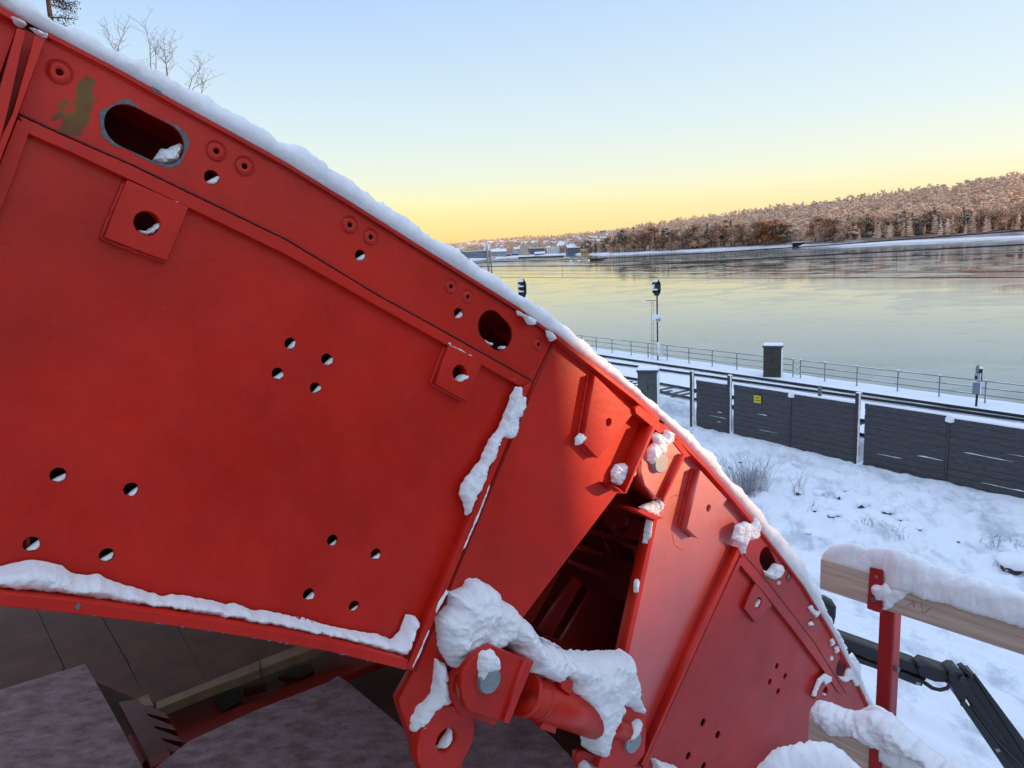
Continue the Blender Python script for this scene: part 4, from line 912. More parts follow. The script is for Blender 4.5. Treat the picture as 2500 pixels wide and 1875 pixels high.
# ================================================================== timber noise barrier
WOOD, t_, p_ = newmat('dark_timber'); tc_ = N(t_, 'ShaderNodeTexCoord').outputs['Object']
nn = noise_tex(t_, 3.0, 6, .7, vec=tc_, stretch=(1.2, 1.2, 9)); r1 = ramp(t_, [(.3, (.026, .025, .030)), (.7, (.085, .083, .095))]); t_.links.new(nn.outputs[0], r1.inputs[0]); t_.links.new(r1.outputs[0], p_.inputs['Base Color']); p_.inputs['Roughness'].default_value = .75
n2 = noise_tex(t_, 9, 5, .7, vec=tc_, stretch=(.6, .6, 6)); t_.links.new(bump(t_, n2.outputs[0], .6, .012), p_.inputs['Normal'])
PBR = simple('barrier_post', (.050, .028, .026), .6, .3, 5)
nb_ = thing('noise_barrier', ts(8, 0), 'dark timber plank barrier with brown steel posts between the tracks and the snowy slope', 'noise barrier')
def t_at(px, z=4.4):
    # parameter along the barrier line for a picture column
    lo, hi = -30., 60.
    for _ in range(50):
        m = (lo + hi) / 2; p = ts(m, 0); p.z = z - .6; d = p - CAM; x = 1250 + FPX * d.dot(RIGHT) / d.dot(FWD)
        if x < px: lo = m
        else: hi = m
    return lo
MF = Matrix.Identity(4)
for i, c in enumerate((ef, -en, Vector((0, 0, 1)), F1)):
    for j in range(3): MF[j][i] = c[j]
snb = MB()
def panel(pa, pb, ztop, zbot, seed, slots):
    ta, tb = t_at(pa), t_at(pb); mb = MB(); n = 13; h = (ztop - zbot) / n; r_ = random.Random(seed)
    for k in range(n):
        o = r_.uniform(-.02, .018); y0 = -.03 + o; mb.box((ta, y0, zbot + k * h), (tb, .03, zbot + (k + 1) * h - .012), MF)
        if k in slots[:2] and seed != 3 or r_.random() < .04:
            for q in range(1):
                a = r_.uniform(ta, ta + (tb - ta) * .8); b = min(tb - .05, a + (tb - ta) * r_.uniform(.04, .35) * (1.6 if k in slots[:2] else .7)); z = zbot + (k + 1) * h - .016; nn_ = max(3, int((b - a) / .22))
                if b - a < .1: continue
                ridge(snb, [MF @ Vector((a + (b - a) * i / nn_, y0 - .006, z + r_.uniform(-.006, .006))) for i in range(nn_ + 1)], [.018] + [r_.uniform(.012, .05) for i in range(nn_ - 1)] + [.01], [.004] + [r_.uniform(.003, .032) for i in range(nn_ - 1)] + [.003], step=.05, seed=k, na=5, amp=.5, fq=5)
    mb.build('plank_panel', WOOD, nb_)
    ridge(snb, [MF @ Vector((ta, .0, ztop - .02)), MF @ Vector((tb, 0, ztop - .02))], .11, .06, step=.12, seed=seed, na=6, amp=.15)
    return ta, tb
ZB = 1.35
panel(1701, 1780, 4.36, ZB, 1, (5,)); panel(1792, 1928, 4.42, ZB, 2, (4, 7, 9, 10)); panel(1934, 2090, 4.40, ZB, 3, (6, 9, 10)); panel(2112, 2312, 4.46, ZB, 4, (4, 5, 7, 8, 3)); panel(2320, 2560, 4.40, ZB, 5, (3, 7)); panel(2575, 2900, 4.4, ZB, 6, (3, 5))
for px, zt in ((1692, 4.72), (1784, 4.78), (2097, 4.80), (2568, 4.8)):
    t = t_at(px); mb = MB(); mb.box((t - .12, -.10, 1.2), (t + .0, .09, zt), MF); mb.build('steel_post', PBR, nb_); ridge(snb, [MF @ Vector((t, -.02, 1.35)), MF @ Vector((t, -.02, zt + .02))], .09, .045, up=ef, step=.06, seed=px, na=7, amp=.35, fq=6)
    ridge(snb, [MF @ Vector((t - .13, 0, zt - .01)), MF @ Vector((t + .06, 0, zt - .01))], .18, .05, step=.04, seed=2, na=6)
for px in (1931, 2316):
    t = t_at(px); mb = MB(); mb.box((t - .03, -.05, 1.2), (t + .03, .05, 4.38), MF); mb.build('joint_batten', WOOD, nb_)
    blobp = MF @ Vector((t + .03, -.02, 4.25)); ridge(snb, [blobp - ef * .15, blobp + ef * .15], .18, .25, step=.05, seed=5, na=7)
t = t_at(1978); mb = MB(); mb.box((t, .5, 3), (t + .12, .6, 4.75), MF); mb.build('stub_post', RAILG, nb_)
tag(snb.build('snow', SNOWG, smooth=False), 'snow along the top, posts and plank ledges of the timber barrier', 'snow', None, 'stuff')
YEL = simple('sign_yellow', (.62, .47, .02), .5, .1)
t = t_at(1843); t2 = t_at(1860); sg = thing('warning_sign', MF @ Vector(((t + t2) / 2, -.06, 3.75)), 'small square yellow warning sign fixed on the dark timber barrier', 'sign')
mb = MB(); mb.box((t, -.075, 3.72), (t2, -.055, 4.06), MF); pl_ = mb.build('sign_plate', YEL, sg)
mb = MB()
for z, w_ in ((3.96, .3), (3.83, .6)):
    k = -w_ / 2
    while k < w_ / 2: mb.box(((t + t2) / 2 + k * (t2 - t), -.079, z - .02), ((t + t2) / 2 + k * (t2 - t) + .035, -.0755, z + .035), MF); k += .14
mb.build('lettering', simple('sign_ink', (.25, .13, .02), .6), pl_)
# chain-link mesh by the near cabinet
mf = thing('mesh_fence', onz(1612, 1005, TRK - .2), 'fine chain-link mesh between the near cabinet and the timber barrier', 'fence')
a = onz(1612, 1000, TRK - .3); tt, ss = tos(a); mb = MB(); L = t_at(1690) - tt
b = ts(t_at(1690), .0)
for k in range(34):
    for sgn_ in (1, -1):
        u0 = k / 33; P0 = Vector((a.x, a.y, 2.3)).lerp(Vector((b.x, b.y, 2.3)), u0); u1 = u0 + sgn_ * .42
        hz = 1.5
        if u1 > 1: hz = 1.5 * (1 - u0) / (.42); u1 = 1
        if u1 < 0: hz = 1.5 * u0 / .42; u1 = 0
        P1 = Vector((a.x, a.y, 2.3)).lerp(Vector((b.x, b.y, 2.3)), u1); P1.z = 2.3 + hz; mb.tube([P0, P1], .0035, 3, cap=False)
mb.build('wire_mesh', simple('mesh_wire', (.35, .38, .42), .5), mf)
# ================================================================== plants and stones on the slope
TWIG = simple('twig', (.16, .14, .145), .8, .3, 10)
FROST = simple('frosted_twig', (.55, .57, .62), .8, .2, 30)
def gz(p): t, s = tos(p); return ground_z(t, s)
def on_slope(px, py):
    z = 1.5
    for _ in range(12): p = onz(px, py, z); z = gz(p)
    return Vector((p.x, p.y, z))
bp = on_slope(1825, 1205); bush = thing('bare_shrub', bp, 'wide leafless twiggy shrub on the snowy slope below the timber barrier', 'shrub')
r_ = random.Random(11)
for nm, mat, n, hh_ in (('stems', simple('grey_twig', (.27, .25, .265), .8, .3, 10), 230, 1.9), ('frosted_stems', FROST, 190, 1.35)):
    mb = MB()
    for k in range(n):
        a = r_.uniform(0, 2 * pi); rad = r_.uniform(0, .75) ; b = bp + Vector((cos(a) * rad, sin(a) * rad * .8, -.05)); lean = Vector((cos(a), sin(a), 0)) * r_.uniform(.1, .75)
        h = hh_ * r_.uniform(.45, 1); P = [b + Vector((r_.uniform(-.03, .03), r_.uniform(-.03, .03), 0)) * q + lean * (q / 4) ** 1.5 * h * .7 + Vector((0, 0, h * q / 4 * (1 - .08 * q / 4))) for q in range(5)]
        mb.tube(P, [.005, .0042, .0036, .0026, .0015], 3, cap=False)
        for q in (2, 3):
            if r_.random() < .8: mb.tube([P[q], P[q] + Vector((r_.uniform(-.2, .2), r_.uniform(-.2, .2), r_.uniform(.08, .25)))], [.0035, .0015], 3, cap=False)
    mb.build(nm, mat, bush)
for (px, py, n, sc, lab) in ((1945, 1180, 14, .9, 'thin arching weed stems right of the wide shrub'), (2135, 1300, 5, .5, 'single dry stalk standing in the snow above the railing plank'), (2185, 1335, 12, .5, 'low tuft of dry stalks just above the snow on the upper railing plank'), (2420, 1330, 22, .3, 'low dry grass tuft in the snow near the right edge')):
    b0 = on_slope(px, py); g = thing('dry_weed', b0, lab, 'weed'); mb = MB()
    for k in range(n):
        a = r_.uniform(0, 2 * pi); h = sc * r_.uniform(.5, 1.2); ln = r_.uniform(.3, 1.1); b = b0 + Vector((r_.uniform(-.3, .3), r_.uniform(-.3, .3), -.03))
        mb.tube([b + Vector((cos(a) * ln * (q / 4) ** 1.4 * sc, sin(a) * ln * (q / 4) ** 1.4 * sc, h * sin(q / 4 * 1.9))) for q in range(5)], [.006, .005, .004, .003, .002], 3, cap=False)
    mb.build('stems', TWIG, g)
for k in range(11):
    px = r_.uniform(1770, 2490); py = r_.uniform(1130, 1420) + (px - 2000) * .08
    b0 = on_slope(px, py); g = thing('dry_weed', b0, 'sparse dry grass blades poking through the snow of the slope', 'weed', 'small grass tufts on the snowy slope'); mb = MB()
    for q in range(r_.randrange(5, 14)):
        a = r_.uniform(0, 2 * pi); h = r_.uniform(.08, .32); ln = r_.uniform(.3, 1.2); b = b0 + Vector((r_.uniform(-.22, .22), r_.uniform(-.22, .22), -.03))
        mb.tube([b + Vector((cos(a) * ln * (i / 3) ** 1.4 * h, sin(a) * ln * (i / 3) ** 1.4 * h, h * sin(i / 3 * 1.8))) for i in range(4)], [.007, .006, .004, .002], 3, cap=False)
    mb.build('blades', TWIG, g)
ROCK = simple('wet_stone', (.045, .042, .038), .7, .5, 4, .4, 20)
sns = MB()
for k, (px, py, s_) in enumerate(((2055, 1197, .16), (2065, 1190, .12), (1998, 1216, .15), (2103, 1235, .17), (1990, 1248, .10), (2165, 1248, .16), (2202, 1243, .13), (2030, 1262, .12), (1972, 1304, .10), (1950, 1174, .11), (2470, 1385, .30), (2488, 1392, .20), (1970, 1352, .06), (2245, 1292, .08), (2045, 1268, .09), (2340, 1326, .05), (1783, 1130, .10), (1808, 1132, .08))):
    p = on_slope(px, py); bm = bmesh.new(); bmesh.ops.create_icosphere(bm, subdivisions=2, radius=s_)
    for v in bm.verts: v.co *= 1 + .35 * noise.noise(v.co * 9 + Vector((k, 0, 0))); v.co.z *= .75
    me = bpy.data.meshes.new('m'); bm.to_mesh(me); bm.free()
    o = link('stone', me, ROCK, None, Matrix.Translation(p + Vector((0, 0, s_ * .05)))); tag(o, 'dark stone poking out of the snow on the slope', 'stone', 'stones on the snowy slope')
    bm = bmesh.new(); bmesh.ops.create_icosphere(bm, subdivisions=3, radius=s_ * 1.45)
    for v in bm.verts: v.co *= 1 + .2 * noise.noise(v.co * 6 + Vector((k, 3, 0))); v.co.z *= .6
    me = bpy.data.meshes.new('m'); bm.to_mesh(me); bm.free()
    off = Vector((.3 * s_, s_ * .35, s_ * .42)); k0 = [v.co + p + off for v in me.vertices]; sns.add(k0, [tuple(f.vertices) for f in me.polygons])
tag(sns.build('snow', SNOWG, smooth=True), 'rounded snow caps sitting on the dark stones of the slope', 'snow', None, 'stuff')
# ================================================================== overhead line
WIRE = simple('wire', (.02, .02, .022), .6, .2)
wa, wb = onD(1195, 678, 72), onD(2500, 677, 36)
def onwire(px, py, off=0.):
    d0_ = Vector((wb.x - wa.x, wb.y - wa.y, 0)).normalized(); n_ = Vector((-d0_.y, d0_.x, 0)); O = Vector((wa.x, wa.y, 0)) + n_ * off
    d = ray(px, py); return CAM + d * ((O - CAM).dot(n_) / d.dot(n_))
for lab, P_, off, r__ in (('uppermost dark cable, rising to the right across the far shore', [(1060, 655), (1190, 640), (1500, 630), (1726, 618), (2000, 600), (2500, 563), (2640, 550)], 0, .018), ('thick dark carrier cable, rising to the right across the water', [(1020, 652), (1195, 650), (1500, 649), (1700, 640), (2025, 622), (2500, 597), (2640, 588)], 0, .022),
                          ('thin cable just below the far shore, between the two dark ones', [(1195, 637), (1500, 640), (1850, 635), (2134, 628), (2500, 616), (2640, 611)], 3.5, .011), ('upper of the three level contact wires', [(1195, 661), (1850, 661.5), (2500, 662), (2640, 662)], 3.5, .009),
                          ('middle of the three level contact wires', [(1195, 669), (1850, 668), (2500, 664), (2640, 663)], 3.5, .008), ('lowest of the three level contact wires', [(1195, 678), (1850, 679), (2500, 677), (2640, 677)], 0, .011)):
    w3 = [onwire(x, y, off) for x, y in P_]; mb = MB(); mb.tube(w3, r__ * 1.9, 5); tag(mb.build('overhead_wire', WIRE), lab, 'wire', 'overhead railway wires')
for k, (xa, ya, xb, yb, off) in enumerate(((1373, 645, 1373, 678, 0), (1465, 640, 1467, 661, 3.5), (1498, 640, 1498, 669, 3.5), (1260, 655, 1261, 662, 3.5), (1632, 642, 1632, 678, 0), (1768, 631, 1768, 667, 3.5), (1793, 636, 1798, 661, 3.5), (2037, 622, 2036, 678, 0), (2138, 610, 2138, 629, 3.5), (2189, 613, 2188, 662, 3.5))):
    mb = MB(); mb.tube([onwire(xa, ya, off), onwire(xb, yb, off)], .012, 4); tag(mb.build('wire_dropper', WIRE), 'thin vertical dropper between the overhead wires', 'wire dropper', 'droppers between the overhead wires')
pb = onD(1198, 672, 80); pm = thing('catenary_mast', Vector((pb.x, pb.y, TRK)), 'grey lattice mast with side arms holding the overhead wires, left of the signals', 'mast')
Mm = lookM(Vector((pb.x, pb.y, TRK))); ht = onD(1190, 602, 80).z - TRK
for nm, P_, r__ in (('upright', [(-.22, 0, -2), (-.22, 0, ht)], .10), ('upright', [(.28, 0, -2), (.12, 0, ht - .6)], .08)):
    mb = MB(); mb.tube([Mm @ Vector(q) for q in P_], r__, 6); mb.build(nm, RAILG, pm)
mb = MB()
for k in range(10): z = ht - .8 - k * .75; mb.tube([Mm @ Vector((-.22, 0, z)), Mm @ Vector((.2, 0, z - .45))], .04, 5); mb.tube([Mm @ Vector((.2, 0, z - .45)), Mm @ Vector((-.22, 0, z - .75))], .04, 5)
mb.build('lattice', RAILG, pm)
def pmz(px, py): return onD(px, py, 80)
for P_ in (((1122, 614), (1188, 622)), ((1122, 616), (1200, 674)), ((1135, 631), (1188, 622)), ((1188, 618), (1200, 612)), ((1196, 632), (1210, 629))):
    mb = MB(); mb.tube([pmz(*P_[0]), pmz(*P_[1])], .055, 6); mb.build('side_arm', RAILG, pm)
# ================================================================== far shore
HILLM, t_, p_ = newmat('hill_ground'); tc_ = N(t_, 'ShaderNodeTexCoord').outputs['Object']
nn = noise_tex(t_, .03, 6, .7, vec=tc_); r1 = ramp(t_, [(.45, (.20, .13, .10)), (.65, (.55, .47, .44))]); t_.links.new(nn.outputs[0], r1.inputs[0]); sz_ = N(t_, 'ShaderNodeSeparateXYZ'); t_.links.new(tc_, sz_.inputs[0]); zr = N(t_, 'ShaderNodeMapRange'); zr.inputs[1].default_value = 2.3; zr.inputs[2].default_value = 1.6; t_.links.new(sz_.outputs[2], zr.inputs[0]); t_.links.new(mixc(t_, zr.outputs[0], r1.outputs[0], (.84, .82, .84)), p_.inputs['Base Color']); p_.inputs['Roughness'].default_value = .9
SH = [(-300, 700), (200, 676), (700, 654), (980, 643), (1105, 638), (1180, 633), (1300, 625), (1370, 622), (1500, 622), (1726, 612), (1828, 607), (1935, 603), (2062, 600), (2206, 593), (2500, 581), (2750, 566), (3100, 545)]
RG = [(-300, 666, 1900), (200, 642, 1900), (700, 618, 1900), (980, 607, 1900), (1105, 603, 1800), (1180, 594, 1750), (1300, 585, 1600), (1370, 583, 1500), (1500, 571, 1350), (1726, 542, 1150), (1828, 530, 1080), (1935, 517, 1030), (2062, 503, 1000), (2206, 483, 970), (2500, 443, 930), (2640, 430, 915), (2800, 440, 900), (3100, 500, 900)]
def interp(tab, x, k):
    for a, b in zip(tab[:-1], tab[1:]):
        if x <= b[0] or b is tab[-1]:
            t = (x - a[0]) / (b[0] - a[0]); return a[k] + t * (b[k] - a[k])
BANK = 1.6
def hillP(x, v):
    """v 0 at the waterline, 1 on the ridge, >1 behind it"""
    a = onz(x, interp(SH, x, 1), WAT); rdg = onD(x, interp(RG, x, 1), interp(RG, x, 2)); Da = (a - CAM).dot(FWD)
    d2 = Vector((a.x - CAM.x, a.y - CAM.y, 0)); u = Vector((rdg.x, rdg.y, 0)).length; a0_ = d2.length
    v2 = min(v, 1); dist = a0_ + (u - a0_) * v2
    bk_ = BANK * (.35 if x < 1650 else .35 + .65 * min(1, (x - 1650) / 350)); hgt = bk_ * min(1, v / .02) + (rdg.z - bk_) * (v2 ** .85)
    if v > 1: dist = u * (1 + (v - 1) * 1.5); hgt = rdg.z * (1 - (v - 1) * .4)
    hgt += .03 * rdg.z * noise.noise(Vector((x * .013, v * 5, 0))) * min(1, v * 6)
    q = d2.normalized() * dist; return Vector((q.x, q.y, hgt))
vs = []; xs = [-300 + 24 * i for i in range(142)]; vv = [-.02, 0, .01, .02, .03] + [.06 * k + .06 for k in range(1, 16)] + [1.0, 1.15, 1.5]
for x in xs:
    for v in vv:
        p = hillP(x, max(v, 0)); 
        if v < 0: p.z = -2
        vs.append(p)
m = len(vv); tag(link('hills_and_blockers', mesh(vs, [(i * m + j, (i + 1) * m + j, (i + 1) * m + j + 1, i * m + j + 1) for i in range(len(xs) - 1) for j in range(m - 1)]), HILLM, smooth=True), kind='structure')
# added unseen hillside off to the right, shaped to shade the yard and track
vs = []; fs = []
RGE, t_, p_ = newmat('sun_block_slope'); nn = noise_tex(t_, .4, 6, .7); r1 = ramp(t_, [(.4, (.10, .095, .09)), (.6, (.55, .57, .62))]); t_.links.new(nn.outputs[0], r1.inputs[0]); t_.links.new(r1.outputs[0], p_.inputs['Base Color'])
LIT = 11 - 1.50
def shade_h(x): return LIT + (x - 1.0) / sin(SUN_AZ) * tan(SUN_EL)
mb = MB(); n = 60
hx = 135.
for i in range(n + 1):
    y = -170 + 255 * i / n
    for x, f in ((95, 0), (118, .6), (hx, 1), (160, .9), (230, .3)):
        z = YARD + (shade_h(hx) - YARD) * f + (1.0 * noise.noise(Vector((y * .05, x, 0))) if 0 < f < 1 else 0) + (.35 * noise.noise(Vector((y * .12, 3, 0))) if f == 1 else 0)
        vs.append((x, y, z))
fs = [(i * 5 + j, (i + 1) * 5 + j, (i + 1) * 5 + j + 1, i * 5 + j + 1) for i in range(n) for j in range(4)]
tag(link('hills_and_blockers', mesh(vs, fs), RGE, smooth=True), kind='structure')
# added dark slope on the left (outside the frame), darkens the left-facing edges
vs = []
for i in range(41):
    y = -60 + 69 * i / 40
    for x, z in ((-7.5, YARD), (-9, 7), (-11, 13), (-14, 18), (-22, 22), (-45, 26), (-60, YARD)):
        vs.append((x - max(0, y - 3) * .9 + noise.noise(Vector((y * .3, z, 2))), y, z + (noise.noise(Vector((y * .4, z * .4, 5))) * 1.6 if z > 1 else 0)))
RSL = simple('added_dark_slope', (.05, .045, .042), .9, .5, .5)
tag(link('hills_and_blockers', mesh(vs, [(i * 7 + j, (i + 1) * 7 + j, (i + 1) * 7 + j + 1, i * 7 + j + 1) for i in range(40) for j in range(6)]), RSL, smooth=True), kind='structure')
# added building just right of the camera (outside the frame): its far corner cuts the low sun off the large segment
SB = simple('sun_block_wall', (.10, .10, .11), .8, .2, 1)
sb = thing('sun_block_building', (17.5, -14, YARD), 'added grey sun-blocking building right of the scaffold, beyond the picture edge', 'building')
y1 = SBY
mb = MB(); mb.box((16, -30, YARD), (19, y1, SBZ)); mb.build('wall', SB, sb)
mb = MB(); mb.box((15.9, -30.1, SBZ + .003), (19.1, y1 + .02, SBZ + .15)); mb.build('roof', SNOWG, sb)
for k in range(5):
    mb = MB(); mb.box((15.95, -16 + k * 3.4, 8.6), (15.995, -14.4 + k * 3.4, 9.8)); mb.build('window', BLK, sb)
# ------------------------------------------------------------------ trees on the far shore
def leafmat(name, c1_, c2_, sc=.12):
    m, t, p = newmat(name); n = noise_tex(t, sc, 4, .6); r = ramp(t, [(.35, c1_), (.65, c2_)]); t.links.new(n.outputs[0], r.inputs[0]); t.links.new(r.outputs[0], p.inputs['Base Color']); p.inputs['Roughness'].default_value = .9
    p.inputs['Specular IOR Level'].default_value = .1; return m
TM = [leafmat('frost_foliage', (.62, .385, .26), (.88, .65, .49)), leafmat('dark_needles', (.09, .095, .085), (.19, .17, .14)), leafmat('bare_twigs', (.20, .095, .06), (.33, .175, .11)), leafmat('rust_leaves', (.26, .10, .045), (.34, .14, .06)), leafmat('frosted_twigs', (.44, .25, .165), (.66, .43, .30)), leafmat('snowy_bough', (.66, .52, .42), (.84, .72, .62))]
rng = np.random.default_rng(5)
_bm = bmesh.new(); bmesh.ops.create_icosphere(_bm, subdivisions=1, radius=1); ICO_V = np.array([tuple(v.co) for v in _bm.verts]); ICO_F = np.array([[v.index for v in f.verts] for f in _bm.faces]); _bm.free()
_bm = bmesh.new(); bmesh.ops.create_icosphere(_bm, subdivisions=3, radius=1); ICO3_V = np.array([tuple(v.co) for v in _bm.verts]); ICO3_F = np.array([[v.index for v in f.verts] for f in _bm.faces]); _bm.free()
# material of the inner mass and of the outer twigs (material, share) per kind
CORE = {'pine': 1, 'scots': 1, 'frosty': 4, 'bare': 2, 'rust': 3}
SHELL = {'pine': ((5, .34), (0, .16), (1, .50)), 'scots': ((5, .30), (0, .20), (1, .50)), 'frosty': ((0, .55), (4, .40), (2, .05)), 'bare': ((2, .62), (4, .30), (0, .08)), 'rust': ((3, .8), (2, .1), (0, .1))}
def lobes(kind, rs):
    """ellipsoid lobes (centre, radii) of a unit-height crown"""
    if kind == 'pine':
        return [((rs.normal(0, .015), rs.normal(0, .015), z), (.235 * (1.06 - z) ** .8 * rs.uniform(.85, 1.15), .235 * (1.06 - z) ** .8 * rs.uniform(.85, 1.15), .085)) for z in np.linspace(.16, .93, 8)]
    if kind == 'scots':
        return [((rs.normal(0, .12), rs.normal(0, .12), z), (rs.uniform(.10, .17), rs.uniform(.10, .17), rs.uniform(.07, .11))) for z in np.linspace(.42, .92, 7)]
    return [((rs.normal(0, .12), rs.normal(0, .12), z), (rs.uniform(.13, .21), rs.uniform(.13, .21), rs.uniform(.13, .20))) for z in np.linspace(.24, .82, 6)]
def tree_cloud(kind, n, rs, V3, F3, leaf):
    """closed lumpy lobes plus leaf-sized faces over them; returns tris and quads as vertex arrays"""
    L = lobes(kind, rs); tv = []; tf = []; k = 0
    for c, r in L:
        nz = 1 + rs.normal(0, .13, len(V3)); tv.append(V3 * nz[:, None] * np.array(r) * (.80 if kind in ('pine', 'scots') else .52) + np.array(c)); tf.append(F3 + k); k += len(V3)
    i = rs.integers(0, len(L), n); c = np.array([l[0] for l in L])[i]; r = np.array([l[1] for l in L])[i]; d = rs.normal(0, 1, (n, 3)); d /= np.linalg.norm(d, axis=1)[:, None]
    P = c + d * r * (rs.uniform(.78, 1.22, n) if kind in ('pine', 'scots') else rs.uniform(.45, 1.25, n))[:, None]; P[:, 2] = np.maximum(P[:, 2], .04)
    u_ = rs.uniform(0, 1, n); mi = np.zeros(n, int); acc = 0
    for m_, s_ in SHELL[kind]: mi[(u_ >= acc) & (u_ <= acc + s_)] = m_; acc += s_
    if kind in ('pine', 'scots'):      # snow lies on top of the boughs
        up_ = d[:, 2] + rs.normal(0, .3, n); mi = np.where(up_ > -.15, np.where(rs.uniform(0, 1, n) < .55, 5, 0), np.where(rs.uniform(0, 1, n) < .7, 1, 4))
    sc = np.array(SC[kind]); d1 = rs.normal(0, 1, (n, 3)) * sc; d1 /= np.linalg.norm(d1, axis=1)[:, None]; d2 = rs.normal(0, 1, (n, 3)) * sc; d2 -= (d2 * d1).sum(1)[:, None] * d1; d2 /= np.linalg.norm(d2, axis=1)[:, None]
    s = (leaf * rs.uniform(.6, 1.3, n))[:, None]
    Q = np.stack([P + d1 * s, P + d2 * s * .7, P - d1 * s * .9, P - d2 * s * .6], 1).reshape(-1, 3)
    return np.concatenate(tv), np.concatenate(tf), Q, mi
SC = {'pine': (1, 1, .45), 'scots': (1, 1, .5), 'frosty': (.7, .7, 1.2), 'bare': (.5, .5, 1.5), 'rust': (.6, .6, 1.3)}
def np_mesh(TV, TF, TMi, QV, QMi):
    nt_, nq = len(TF), len(QV) // 4; me = bpy.data.meshes.new('m'); me.vertices.add(len(TV) + len(QV)); me.vertices.foreach_set('co', np.concatenate([TV.reshape(-1, 3), QV.reshape(-1, 3)]).astype(np.float32).ravel())
    me.loops.add(3 * nt_ + 4 * nq); me.loops.foreach_set('vertex_index', np.concatenate([TF.ravel(), np.arange(4 * nq) + len(TV)]).astype(np.int32)); me.polygons.add(nt_ + nq)
    me.polygons.foreach_set('loop_start', np.concatenate([np.arange(nt_) * 3, 3 * nt_ + np.arange(nq) * 4]).astype(np.int32)); me.polygons.foreach_set('loop_total', np.concatenate([np.full(nt_, 3), np.full(nq, 4)]).astype(np.int32))
    me.polygons.foreach_set('material_index', np.concatenate([TMi, QMi]).astype(np.int32)); me.update(); me.validate(); return me
# forest mass
TV = []; TF = []; TMi = []; QV = []; QM = []; off = 0
NF = 4400
for k in range(NF):
    x = rng.uniform(1085, 2760) if k > 1000 else rng.uniform(1085, 1540); v = rng.uniform(.03, 1.04)
    if x < 1500 and v < .06: continue
    if 1980 < x < 2060 and .0 < v < .06: continue
    p = hillP(x, v); pn = noise.noise(Vector((p.x * .009, p.y * .009, 1))); p2_ = noise.noise(Vector((p.x * .004, p.y * .008, 7))); u_ = rng.uniform() * .7 + .15 + pn * .9
    kind = 'pine' if u_ < .22 else 'scots' if u_ < .42 else ('bare' if rng.uniform() + p2_ * 1.6 > .45 else 'frosty') if u_ < .97 else 'rust'
    if v > .95: kind = 'scots' if rng.uniform() < .65 else 'pine'
    h = rng.uniform(10, 17) * (1.0 if x > 1560 else .72); wdt = rng.uniform(.95, 1.4)
    a_, b_, q_, mi = tree_cloud(kind, (60 if kind in ('pine', 'scots') else 105) if x > 1500 else 30, rng, ICO_V, ICO_F, .034 if x > 1500 else .045)
    S3 = np.array([h * wdt, h * wdt, h]); O3 = np.array([p.x, p.y, p.z - h * .12])
    TV.append(a_ * S3 + O3); TF.append(b_ + off); off += len(a_); TMi.append(np.full(len(b_), CORE[kind])); QV.append(q_ * S3 + O3); QM.append(mi)
fo = link('forest', np_mesh(np.concatenate(TV), np.concatenate(TF), np.concatenate(TMi), np.concatenate(QV), np.concatenate(QM)), TM); tag(fo, 'snow-dusted forest covering the far hillside', 'forest', None, 'stuff')
# single trees along the far waterline
TR = simple('far_trunk', (.13, .085, .06), .9, .2)
protos = {}
for kind in ('pine', 'scots', 'frosty', 'bare', 'rust'):
    for q in range(3 if kind in ('pine', 'frosty') else 2):
        rs = np.random.default_rng(q * 7 + len(kind)); a_, b_, q_, mi = tree_cloud(kind, 520 if kind in ('pine', 'scots') else 900, rs, ICO_V, ICO_F, .026)
        tb = MB(); tb.tube([(0, 0, -.05), (.006, 0, .3), (0, .004, .86)], [.016, .012, .004], 6)
        for z in (.35, .48, .6, .72):
            a = rnd.uniform(0, 6); tb.tube([(0, 0, z), (cos(a) * .14, sin(a) * .14, z + .08)], [.006, .002], 4)
        protos[(kind, q)] = (np_mesh(a_, b_, np.full(len(b_), CORE[kind]), q_, mi), mesh(tb.v, tb.f))
        for m_ in TM: protos[(kind, q)][0].materials.append(m_)
        protos[(kind, q)][1].materials.append(TR)
KN = {'pine': ('frosted_spruce', 'layered spruce loaded with snow on the far waterline', 'snow-loaded spruces on the far shore'), 'scots': ('frosted_pine', 'open-crowned pine with snow on its boughs at the far shore', 'open-crowned pines on the far shore'),
      'frosty': ('frosted_birch', 'pale rounded tree furred with hoar frost at the far shore', 'frost-covered rounded trees on the far shore'), 'bare': ('bare_tree', 'leafless brown tree at the far shore', 'leafless trees on the far shore'), 'rust': ('beech_tree', 'tree still carrying rust brown leaves at the far shore', 'trees with rust brown leaves on the far shore')}
def far_tree(kind, q, p, h, rz, wd):
    nm, lab, grp = KN[kind]; e = bpy.data.objects.new(nm, None); C.objects.link(e); e.location = p; e.scale = (h * wd, h * wd, h); e.rotation_euler = (0, 0, rz); tag(e, lab, 'tree', grp)
    for part, me in zip(('crown', 'trunk'), protos[(kind, q)]):
        c = bpy.data.objects.new(part, me); C.objects.link(c); c.parent = e
rt = random.Random(21); x = 1372
